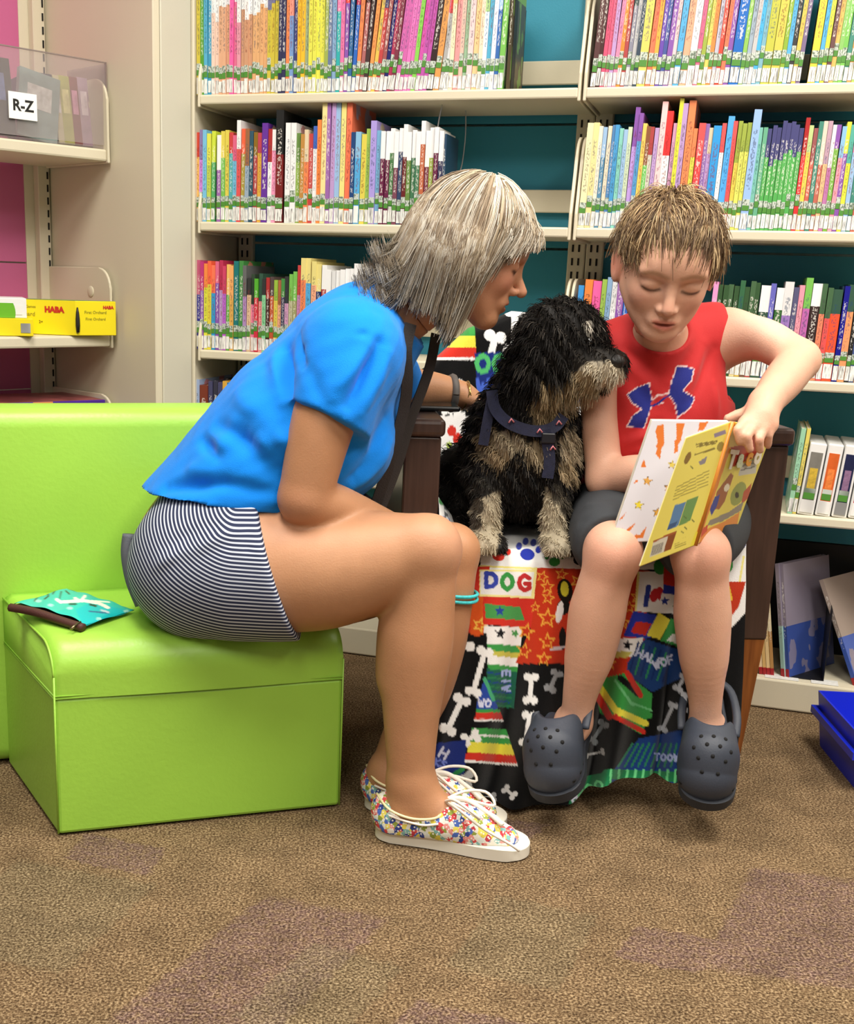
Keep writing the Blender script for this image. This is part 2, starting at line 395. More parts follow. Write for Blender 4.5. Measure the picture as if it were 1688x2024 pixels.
M_STK = unit_box('spine_sticker', (-.47, -.004, 0), (.47, 0, 1), GRNM); M_STG = unit_box('spine_sticker', (-.47, -.004, 0), (.47, 0, 1), GRYM)
NAMES = {'red': 'c33', 'orange': 'e84', 'yellow': 'e8d050', 'lime': '9b4', 'green': '4a5', 'teal': '3a9090', 'light blue': '7bd', 'blue': '37b', 'navy': '224', 'purple': '85a', 'pink': 'e8a', 'magenta': 'c5a', 'brown': '853', 'maroon': '722', 'black': '181818', 'grey': '999', 'white': 'eee', 'cream': 'edc', 'peach': 'da8', 'olive': '675'}
NV = {k: np.array(lin(v)) ** .45 for k, v in NAMES.items()}
def cname(c): 
    q = np.array(lin(c)) ** .45; return min(NV, key=lambda k: ((NV[k] - q) ** 2).sum())
ORD = lambda n: str(n) + ('th' if 10 <= n % 100 <= 20 else {1: 'st', 2: 'nd', 3: 'rd'}.get(n % 10, 'th'))
def make_book(loc, rz, w, d, h, c1, c2, split, label, group, tilt=0, lab=(.004, .032), stk=(.036, .062), name='library_book', pages=True, text_c=None):
    o = bpy.data.objects.new(name, M_COVER); COL.objects.link(o)
    o.location = loc; o.rotation_euler = (0, tilt, rz); o.scale = (w, d, h)
    o.color = (*lin(c1), 1); o['band_colour'] = list(lin(c2)); o['band_split'] = float(split)
    lum = sum(lin(c1)) / 3
    o['text_colour'] = list(lin(text_c or ('f4f0e6' if lum < .3 else random.choice(['333', '444', '722', '246']))))
    tag(o, label, 'book', group)
    def part(nm, me, sc, lc=(0, 0, 0)):
        p = bpy.data.objects.new(nm, me); COL.objects.link(p); p.parent = o; p.scale = sc; p.location = lc; return p
    if pages: part('page_block', M_PAGE, (1, 1, 1))
    if lab: part('spine_label', M_LAB, (1, 1, (lab[1] - lab[0]) / h), (0, 0, lab[0] / h))
    if stk:
        mid = stk[0] + (stk[1] - stk[0]) * .45
        part('spine_sticker', M_STK, (1, 1, (mid - stk[0]) / h), (0, 0, stk[0] / h))
        part('spine_sticker', M_STG, (1, 1, (stk[1] - mid) / h), (0, 0, mid / h))
    return o
WO = np.array([WD * WN[0], WD * WN[1], 0])
def tokens(s):
    out = []
    for t in s.split():
        q = {k: v for k, v in re.findall(r'([~^*])([\d.]+)', t)}; t = re.sub(r'[~^*][\d.]+', '', t)
        a, _, b = t.partition('|')
        out += [(a, b or None, float(q.get('~', 1)), float(q['^']) if '^' in q else None)] * int(q.get('*', 1))
    return out
def row(spec, x0, x1, py, lev, hdef, where, lean=0, setback=.012, dep=.2, hj=.008, enddep=None, **kw):
    T = tokens(spec); u0, u1 = wu(x0, py, setback), wu(x1, py, setback); tot = sum(t[2] for t in T); u = u0
    for i, (c1, c2, wd, hh) in enumerate(T):
        wdt = (u1 - u0) * wd / tot; h = (hh or hdef) + random.uniform(-hj, hj)
        if c1 != '_':
            ln = lean(i / len(T)) if callable(lean) else lean
            uc = u + wdt / 2; sb = setback + random.uniform(-.002, .004)
            p = WO + WU * uc + WN * sb + np.array([0, 0, LEV[lev] + .0008])
            spl = random.uniform(.6, .78) if c2 else 2.0
            desc = cname(c1) + (' and ' + cname(c2) if c2 and cname(c2) != cname(c1) else '')
            size = 'thick ' if wd >= 1.6 else ('tall ' if hh and hh > hdef + .03 else ('short ' if hh and hh < hdef - .02 else 'slim '))
            k = dict(kw); j1 = random.uniform(-.003, .003) + (.006 if random.random() < .12 else 0); j2 = j1 + random.uniform(-.002, .004) + (.012 if random.random() < .1 else 0)
            lb, sk = k.get('lab', (.004, .032)), k.get('stk', (.036, .062)); k['lab'] = (lb[0] + random.uniform(-.002, .002), lb[1] + j1); k['stk'] = (sk[0] + j2, sk[1] + j2 + random.uniform(-.002, .003))
            dd = dep + random.uniform(-.02, .02); dd = enddep if enddep and i >= len(T) - 4 else dd
            make_book(p, -YAW, wdt * .94, dd, h, c1, c2 or random.choice(['eee', 'dc8', '446', 'c66', '8ac']), spl,
                      f'{size}{desc} spine, {ORD(i + 1)} book from left, {where}', 'library books on ' + where, tilt=R_(ln + random.uniform(-.35, .35)), **k)
        u += wdt
ramp_lean = lambda t: 0 if t < .5 else (min(6, (t - .5) * 60) if t < .82 else 1.5)
row('cb4 593 5ac 49b ecb|eee*2 da8|eee*3 e6a d79|eee d9a|eee c97|eee*3 da7|eee*4 cb4|779*3 335*2 e85 79c|e98 447 eb3*2 9a8 dd5*4 9a5 679 8ac 3aa|e7a e7a 85a|d44 369 36b|a35 e85 a66|533 433 e95 db5 b44|446 955 226 a35|734 734 c6a*2 d7b*2 8c5 c5a b5a*2 322~1.5 d95~1.4 aaa|c44 ddd|c8a~1.3 edb|ec8 e99~1.2 dba 9b9 ecc|dbb~1.3 e3c690~1.3 e8d8c0 def|ac8 5ac eef 36a|9bd 7b5~1.3', 389, 992, 186, 0, .265, 'top shelf of left bay', lean=ramp_lean, enddep=.11)  # near-black spine after the purples stands in for a dark gap between books
row('533~1.3 422 d57 d68 b9c e8a|e88 c83 a44 889|455 bbb 345 dc6~2 e75~1.3 da4|853 64a 459 85a~1.3 ecc 5ad~1.4 ea8~1.7 eee|dcb~1.7 d68 9a4 dc6|853 e84 bbc c43 e75 85a|ca7~1.2 16b~2.3|dd4 8b5 9ab bbb 4ad|28c 7ab bb4~2|658 c8c050~2|658 8a3 5ad 333 db5 768 _~1.6 ec4~1.7 5ad dd4 644 eb6 8b6 7b5 487 e95 ac6 8ab', 1166, 1700, 165, 0, .265, 'top shelf of right bay', lean=3)
row('eb6|c43 c8d|87a 7bd bc5|dd5 5a6|cd4 _~.5 96a|eee 7b5|dc5 dc5 5aa|c44 7bd|d68 d55|eee^.235 a94|e64 9ab|964 356 a44|862 da4|b45 639~1.5^.222 eee|a33 e9b|eee 722~1.9|222^.255 _~.4 eee~1.3^.222 eee~1.3^.222 8a4|684 b84 e85|dca b44 eee|46b^.225 e84^.235 ed9~1.2^.285 96a^.285 b9c^.285 9bd~1.2^.285 ed8~1.2^.285 e75~1.3^.285 247^.21 5ad|8bd~1.3 dc5~1.2 9b5 a9d~1.4^.222 7ac 624|eee*2 474|eee 745|eee 346|eee 622|eee^.225 684|eee 475|eee*2 b64|eee^.228 734|eee 9a4|eee 624|eee 335|eee', 385, 868, 443, 1, .208, 'second shelf of left bay', lean=.4, enddep=.11, stk=(.034, .058))
row('f2e8b8~1.7^.22 eddb9a~1.4 e8e0d0 58a|9bd e8d9c0 58b 4a9ad0 8cb 9bd c9d8b8 b9d~1.2|85a^.25 59c^.24|85a ec6 6b5|853 ccb|a44 b9c fcc~1.4^.26 eee~1.7|e33^.25 c9b dd4^.26 b9c~1.2^.262 e85~1.7^.262 dd5|e85 d44~1.6|e55 86a b9c|dca 39d~1.9 eee|e55 5ae~1.5^.225 d55 dc5|9a4 dd6|9a4*2 9be~1.8^.25 7ba 6a8 5a5|447*8 d33|a22^.222 ec5|bc8 c65|955 487 b65|dcb eb8|b9a b7a|eee 7a4|85a e9a|8bd 85a|dd4 dd4|5a9 9bd|c8a 487 b65 96a', 1141, 1700, 443, 1, .213, 'second shelf of right bay', lean=1.5, stk=(.034, .058))
row('46b|b68 228|b57 85a|b37 dd4|e84 dc4|e64 39c|e75 85a|d68 b9c|b35 b6c|c46 6a4|eb6 da5|ea6 277~1.4 484~1.2 a8b|666^.2 db9|333^.185 e8a|343^.182 c34|5a3^.182 e99|354^.182 8c9|333^.182 422|a33^.182 b53|544^.182 dc5|9b4^.182 ea8|a64^.182 335|484^.182 c9b|333^.182 bb9|7b5^.19 996|7b5^.19 c8b|c44^.205 e85|e4d585~1.3^.222 5ad|e4d585~1.3^.222 ea8|e4d585~1.3^.222 236|e4d585~1.3^.222 a33|eee~1.3^.208 494|eee~1.3^.208 a44|ddd^.205 363|eee~1.3^.208 228|eee~1.2 246|eee~1.2 eee eee ddd eee ddd eee eee', 381, 742, 693, 2, .212, 'third shelf of left bay', lean=.3)
row('49d~1.2^.19 e84~1.6 e6a~1.8 9b5^.2 8ac eee|ddd~1.2^.225 85a~1.4|96a^.225 36b^.19 7ad^.19 246^.19 59c^.19 b64^.19 _~12 844|e9c 353 4a5|353 464 353 dc9|364 db5|353 754|464 b44|353 354~1.9|eee 66b 363~1.5|eee 97b~1.7|ddd 557 e9a b6a~1.3|7b5^.222 322~1.8|eee e86|464 d55|464 e53~1.9|354 118 e96~1.3|354 222~.8 458 e95|464', 1128, 1700, 742, 2, .198, 'third shelf of right bay', lean=1.2, lab=(.004, .036), stk=(.036, .056))
row('9ac~1.3 732~1.8 446 334 446 da4 17b~2.4 eee~1.6 c84 576 a44 8ac', 383, 520, 795, 3, .21, 'fourth shelf of left bay', lean=.3)
row('9ca~1^.19 dc6~.8', 1555, 1573, 1018, 3, .19, 'fourth shelf of right bay', lean=3)
# library audio cases with clear white shells
SHELL = mat('white_case', 'e9e9e6', .25); 
def case(x0, x1, py, c1, c2, txt, k, h=.16):
    u0, u1 = wu(x0, py, .012), wu(x1, py, .012); p = WO + WU * (u0 + u1) / 2 + WN * .012 + np.array([0, 0, LEV[3] + .0008]); w_ = (u1 - u0) * .95
    t = empty('media_case', p, -YAW, txt, 'case', 'white media cases'); t.rotation_euler = (0, R_(4), -YAW)
    box('shell', (-w_ / 2, 0, 0), (w_ / 2, .17, h), SHELL, t, .003, 2)
    o = box('spine_sheet', (-w_ / 2 + .005, -.0012, .012), (w_ / 2 - .005, .002, h - .02), mat('sheet_' + c1, c1, .3, vary=.12, vscale=60), t)
    box('title_block', (-w_ / 2 + .009, -.0018, .055), (w_ / 2 - .009, 0, h - .055), mat('sheet_' + c2, c2, .4, vary=.25, vscale=180), o)
    box('spine_label', (-w_ / 2 + .004, -.002, .006), (w_ / 2 - .004, .002, .034), LABM, t)
    box('spine_sticker', (-w_ / 2 + .006, -.002, .036), (w_ / 2 - .006, .002, .05), GRNM, t)
    box('spine_sticker', (-w_ / 2 + .006, -.002, .05), (w_ / 2 - .006, .002, .06), GRYM, t)
for k, a in enumerate([(1573, 1608, '7d7a72', 'c8a93c', 'grey-spined white media case nearest the armchair'), (1609, 1641, 'd4622a', 'e6813e', 'orange-spined white media case'), (1642, 1674, '1c2348', '8a6a8a', 'navy-spined white media case'), (1675, 1712, 'c03048', 'd8788a', 'red-spined white media case at the right edge')]):
    case(a[0], a[1], 1020, a[2], a[3], a[4], k)
# picture books on the base shelf: some lean, two show their blue covers
def leaning(px0, px1, py, c1, c2, n, tilt, w, h, d, yaw, desc):
    p = WO + WU * wu(px0, py, .03) + WN * .03 + np.array([0, 0, LEV[4] + .001])
    for i in range(n):
        q = p + WU * i * w * 1.12
        make_book(q, -YAW + yaw, w, d, h, c1 if isinstance(c1, str) else c1[i % len(c1)], c2, .45, desc[i], 'tall picture books on the base shelf', tilt=tilt, lab=None, stk=None, name='picture_book')
leaning(1506, 0, 1315, ['e8c9a0', 'd8b070', 'e6c690', 'b98a52'], 'e9d9b0', 4, R_(-9), .0075, .235, .19, 0, ['slim cream picture book, first from the armchair leg on the base shelf', 'tan picture book, second from the armchair leg on the base shelf', 'cream picture book, third from the armchair leg on the base shelf', 'brown picture book, fourth from the armchair leg on the base shelf'])
leaning(1549, 0, 1325, ['9cc0b8', '3a4f95'], '8d8494', 2, R_(-11), .009, .262, .19, R_(-34), ['pale green spined picture book against the blue cover on the base shelf', 'blue picture book showing its cover on the base shelf'])
leaning(1692, 0, 1345, ['3c58a8'], '9a8a80', 1, R_(-27), .01, .25, .2, R_(-32), ['blue picture book leaning far over at the right edge of the base shelf'])
redm = mat('red_spine_tip', 'a01820', .4)
for o in list(bpy.data.objects):
    if o.name.startswith('picture_book') and o.parent is None:
        p = bpy.data.objects.new('spine_label', unit_box('spine_label', (-.5, -.006, 0), (.5, 0, .07), redm)); COL.objects.link(p); p.parent = o
        M_P = None
# black bookends and face-out book at the end of the upper rows
def bookend(u, lev, h, label, depth=.13, m=None):
    t = empty('bookend', WO + WU * u + WN * .03 + np.array([0, 0, LEV[lev] + .001]), -YAW, label, 'bookend')
    bm = bmesh.new(); add_box(bm, (0, 0, 0), (.0015, depth, h), .0004, 1); bm_mesh('plate', bm, m or mat('black_steel', '141414', .5), t)
    box('foot', (-.09, 0, 0), (0, depth, .0012), m or mat('black_steel', '141414', .5), t)
    return t
bookend(wu(1008, 180, .03), 0, .19, 'dark steel bookend closing the top row of the left bay')
make_book(WO + WU * (wu(1001, 180, .012)) + WN * .02 + np.array([0, 0, LEV[0] + .003]), -YAW - R_(3), .007, .115, .27, '4a3e28', '6f9a3c', .7, 'brown and green book showing its side at the end of the top left row', 'library books on top shelf of left bay', lab=None, stk=None)
bookend(wu(1625, 1340, .06), 4, .17, 'dark steel bookend standing on the base shelf', .16)
# wire support hanging in the middle shelf
wt = empty('wire_book_support', WO + WU * wu(880, 300, .05) + WN * .05 + np.array([0, 0, LEV[1]]), -YAW, 'thin bent wire book support at the end of the middle left row', 'book support')
ztop = LEV[0] - LEV[1] - .024
tube('front_wire', spline([(-.012, 0, ztop), (-.02, 0, .22), (-.026, 0, .12), (-.03, 0, .05), (-.028, .01, .0)], 16), .0018, mat('wire', 'b9bcbc', .3, metal=.8), wt, 6)
tube('rear_wire', spline([(.02, .1, ztop), (.022, .1, .2), (.01, .1, .12), (-.02, .06, .09), (-.028, 0, .06)], 16), .0016, mat('wire', 'b9bcbc', .3, metal=.8), wt, 6)
make_book(WO + WU * (wu(872, 443, .02)) + WN * .02 + np.array([0, 0, LEV[1] + .001]), -YAW, .008, .115, .2, '1b222c', '24405a', .5, 'black book beside the bent wire at the end of the middle left row', 'library books on second shelf of left bay', tilt=0, lab=None, stk=None)
# printed paper shelf labels on the base front
for k, (a, b_) in enumerate(((1512, 1580), (1605, 1660))):
    q = WO + WU * wu((a + b_) / 2, 1335, .012) + WN * .03 + np.array([0, 0, LEV[4] + .0006]); wd = (wu(b_, 1335) - wu(a, 1335)) / 2
    o = box('shelf_label', (-wd, -.022, 0), (wd, .014, .0008), mat('label_paper', 'dcdcd8', .6, vary=.12, vscale=120)); o.location = q; o.rotation_euler = (0, 0, -YAW)
    tag(o, ['white paper shelf label nearest the armchair on the base shelf', 'white paper shelf label nearer the blue bin on the base shelf'][k], 'label', 'paper shelf labels')

# ------------------------------------------------------------------ things on the angled unit
def left_obj(name, s, b, z, label, cat, rz=0, group=None): return empty(name, in_left(s, b, z), A2 + rz, label, cat, group)
def lpix(px, py, b):                 # along-shelf coordinate of a pixel at depth b of the angled unit
    v = ray(px, py); o = np.array([0, 0, CAM_H]); t = (B2 @ (PF + B2 * b - o)) / (B2 @ v); p = o + v * t; return (p - PF) @ E2, p[2]
Z1, Z2, Z3 = ZL
s_r, z_t = lpix(210, 123, BL + .012); s_l, _ = lpix(-60, 100, BL + .012)
ab = left_obj('acrylic_bin', 0, BL + .012, Z1, 'clear acrylic bin front on the upper shelf of the angled bookcase', 'bin')
acr = bpy.data.materials.new('acrylic'); acr.use_nodes = True; nt = acr.node_tree; nt.nodes.clear()
o_ = nt.nodes.new('ShaderNodeOutputMaterial'); mx = nt.nodes.new('ShaderNodeMixShader'); tr = nt.nodes.new('ShaderNodeBsdfTransparent'); gl = nt.nodes.new('ShaderNodeBsdfPrincipled')
tr.inputs[0].default_value = (.90, .88, .88, 1); gl.inputs['Base Color'].default_value = (.62, .56, .55, 1); gl.inputs['Roughness'].default_value = .12; mx.inputs[0].default_value = .2
nt.links.new(tr.outputs[0], mx.inputs[1]); nt.links.new(gl.outputs[0], mx.inputs[2]); nt.links.new(mx.outputs[0], o_.inputs[0])
zt = z_t - Z1; zb = .03
box('front_pane', (s_l, 0, zb - .02), (s_r, .003, zt), acr, ab)
box('side_pane', (s_r - .003, .003, zb - .02), (s_r, .17, zt * .98), acr, ab)
box('bottom_pane', (s_l, .003, .002), (s_r - .003, .17, .008), acr, ab)
box('rim', (s_l, -.0006, zt - .0025), (s_r, .0036, zt), mat('acrylic_edge', '8b7d78', .25), ab)
box('side_rim', (s_r - .0026, -.0006, zb - .02), (s_r + .0006, .0036, zt), mat('acrylic_edge', '8b7d78', .25), ab)
sa, za = lpix(45, 210, BL + .008); wd_ = .036
sg = left_obj('shelf_sign', sa, BL + .008, za, 'white card sign reading R-Z on the acrylic bin', 'sign')
box('card', (-wd_, -.0012, -.029), (wd_, .0008, .029), mat('sign_card', 'f6f6f4', .5), sg)
text('lettering', 'R-Z', .034, mat('sign_ink', '0c0c0c', .6), sg, frame((0, -.0016, 0), (1, 0, 0), (0, 0, 1)), bold=.0009)
def flat_book(px0, px1, py_top, b, c1, c2, label, tilt=0, rz=0, grp='media in the acrylic bin'):
    s0, _ = lpix(px0, 250, BL + b); s1, z1 = lpix(px1, py_top, BL + b)
    t = left_obj('media_case', (s0 + s1) / 2, BL + b, Z1 + .009, label, 'case', rz, grp); w_ = (s1 - s0); h = max(.06, z1 - Z1 - .009)
    t.rotation_euler = (R_(-8), tilt, A2 + rz)
    box('cover', (-w_ / 2, 0, 0), (w_ / 2, .12 if w_ < .04 else .014, h), mat('media_' + c1, c1, .35, vary=.2, vscale=40), t, .001, 1)
    box('title_panel', (-w_ * .3, -.0008, h * .45), (w_ * .3, .0005, h * .8), mat('media_' + c2, c2, .4, vary=.3, vscale=70), t)
flat_book(-40, 28, 112, .02, '1b1a20', '6a7fb8', 'black fronted case behind the R-Z sign')
flat_book(32, 110, 142, .045, '8fa8a4', 'd8dcd8', 'grey-green slanted case in the acrylic bin', R_(10))
for i, (a, b_, c, c2, nm) in enumerate(((66, 76, '4a4660', 'b8a', 'dark violet'), (77, 85, 'a08a3a', 'dc8', 'mustard'), (86, 112, '3a3c4e', '778', 'slate'), (116, 126, 'cfc8a0', 'eee', 'cream'), (127, 146, 'b7ba62', 'e6e29a', 'lime'), (147, 162, '8a4a4a', 'd9b', 'dull red'), (163, 182, 'b59aae', 'e6d9e2', 'lilac'))):
    flat_book(a, b_, 140 + i * 2, .06, c, c2, nm + ' case standing upright in the acrylic bin')
def game_box(name, c_near, c_left, c_right, h, m, label, z):
    """box standing on the shelf, given by pixels of its three lower corners"""
    P = [flr(*c, z) for c in (c_left, c_near, c_right)]
    Q = P[0] + P[2] - P[1]
    t = empty(name, P[1], 0, label, 'box', 'board game boxes'); o = P[1]
    poly = [tuple((p - o)[:2]) for p in (P[1], P[2], Q, P[0])]
    prism('carton', poly, 0, h, m, t, .0015, 1)
    return t, P[0] - o, P[2] - o
yel = mat('yellow_carton', 'f0dc1e', .35, vary=.04); blk = mat('print_black', '1a1712', .5); redp = mat('print_red', 'c42a1c', .5)
zc = Z2 + .001
def boxpts(near, yaw_deg, wl, wr):
    a = R_(yaw_deg); return near, near + wl * np.array([math.cos(a), math.sin(a), 0]), near + wr * np.array([math.cos(a + R_(-90)), math.sin(a + R_(-90)), 0])
def carton(name, near, dl, dr, h, m, label, top=None):
    t = empty(name, near, 0, label, 'box', 'board game boxes')
    poly = [(0, 0), (dr[0], dr[1]), (dl[0] + dr[0], dl[1] + dr[1]), (dl[0], dl[1])]
    prism('carton', poly, 0, h, m, t, .0012, 1)
    if top: prism('lid_picture', [(p[0] * .985 + (dl[0] + dr[0]) * .0075, p[1] * .985 + (dl[1] + dr[1]) * .0075) for p in poly], h, h + .0006, top, t)
    return t
def face(o, d, h):                       # frame on a vertical face starting at o (local), x along d
    return frame(o, d, (0, 0, 1))
nb = at(151, 659, 2.90); zsh = Z2
nb = np.array([0, 0, CAM_H]) + ray(151, 659) * ((Z2 + .001 - CAM_H) / ray(151, 659)[2]) if abs(ray(151, 659)[2]) > .02 else nb
sN, _ = lpix(151, 659, BL - .012); nb = in_left(sN, BL - .012, Z2 + .001)
dl = np.array([-.25, .045, 0]); dr = np.array([.086, .062, 0]); hb = .083
pic = mat('lid_art', '7d9a4c', .35, vary=.5, vscale=25)
g1 = carton('game_box', nb, dl, dr, hb, yel, 'yellow game box with red lettering standing near the shelf end', pic)
fl_ = lambda d, s, z, off=.0006: frame(np.array(d) * s + np.array([0, 0, z]) + off * np.array([d[1], -d[0], 0]) / np.linalg.norm(d) * (1), d, (0, 0, 1))
def face_text(parent, d, s, z, txt, size, m, flip=False, bold=0):
    dd = np.array(d, float); nrm = np.cross(dd, [0, 0, 1.]); nrm /= np.linalg.norm(nrm)
    if flip: dd = -dd; nrm = -nrm
    o = np.array(d) * s + np.array([0, 0, z]) + nrm * .0008
    return text('lettering', txt, size, m, parent, frame(o, dd, (0, 0, 1)), ext=.0002, bold=bold)
face_text(g1, dl, .22, .060, 'HABA', .019, redp, True, .0012); face_text(g1, dl, .50, .066, 'First Games', .0095, mat('print_olive', '8d8a20', .5), True); face_text(g1, dl, .52, .048, 'Orchard', .015, mat('print_olive', '8d8a20', .5), True)
face_text(g1, dl, .36, .03, '2+', .010, blk, True); face_text(g1, dr, .80, .068, 'HABA', .0105, redp, False, .0006); face_text(g1, dr, .48, .056, 'First Orchard', .0105, mat('print_olive', '8d8a20', .5)); face_text(g1, dr, .48, .040, 'First Orchard', .0095, mat('print_olive', '8d8a20', .5))
V_, F_2 = tube_arrays([(0, 0, 0), (0, 0, .016), (0, 0, .032), (0, 0, .048), (0, 0, .06)], [.004, .0055, .0052, .0038, .0015], 10)
mesh('bird_print', V_ + np.array([dr[0] * .06 - .001, dr[1] * .06 - .004, .008]), F_2, blk, g1, True)
sN2, _ = lpix(66, 655, BL - .02); nb2 = in_left(sN2, BL - .02, Z2 + .001)
g2 = carton('game_box', nb2, np.array([-.2, -.03, 0]), np.array([-.05, .16, 0]), .041, yel, 'flat yellow game box at the left edge with white barcode label')
mesh('barcode_label', np.array([(-.028, -.0052, .008), (-.006, -.002, .008), (-.006, -.002, .03), (-.028, -.0052, .03)]), [(0, 1, 2, 3)], LABM, g2)
g3 = carton('game_box', nb2 + np.array([-.016, .006, .0415]), np.array([-.19, -.02, 0]), np.array([-.05, .15, 0]), .046, mat('white_carton', 'eeeeec', .4), 'white game box lying on the flat yellow box')
bm = bmesh.new(); bmesh.ops.create_circle(bm, cap_ends=True, segments=40, radius=.05)
bmesh.ops.bisect_plane(bm, geom=bm.verts[:] + bm.edges[:] + bm.faces[:], plane_co=(0, -.012, 0), plane_no=(0, 1, 0), clear_inner=True)
bmesh.ops.bisect_plane(bm, geom=bm.verts[:] + bm.edges[:] + bm.faces[:], plane_co=(0, .022, 0), plane_no=(0, 1, 0), clear_outer=True)
bmesh.ops.transform(bm, matrix=frame((-.075, -.0088, .0125), (-.9945 * -1, .1 , 0), (0, 0, 1)), verts=bm.verts[:])
bm_mesh('green_disc_print', bm, mat('print_green', '6cb52c', .4), g3)
mesh('barcode_label', np.array([(-.03, -.0042, .008), (-.01, -.0022, .008), (-.01, -.0022, .03), (-.03, -.0042, .03)]), [(0, 1, 2, 3)], LABM, g3)
sP, _ = lpix(208, 790, BL + .02); zP = None
pp = in_left(sP, BL + .02, Z3 + .001); zt3 = lpix(208, 790, BL + .02)[1]
g4 = carton('game_box', pp, np.array([-.38, -.27, 0]), np.array([-.13, .17, 0]), zt3 - Z3 - .001, mat('purple_carton', '4a2490', .4, vary=.2, vscale=12), 'purple game box on the lower shelf behind the green seat', mat('lid_art2', '8a4a4a', .4, vary=.5, vscale=14))
h4 = zt3 - Z3 - .001
u4 = np.array([-.38, -.27, 0]); n4 = np.cross(u4, [0, 0, 1.]); n4 /= np.linalg.norm(n4); n4 = -n4 if n4[1] > 0 else n4
a0, a1 = u4 * .30 + n4 * .0012, u4 * .41 + n4 * .0012
mesh('orange_panel', np.array([a0, a1, a1 + [0, 0, h4], a0 + [0, 0, h4]]), [(0, 1, 2, 3)], mat('print_orange', 'd98a50', .5), g4)
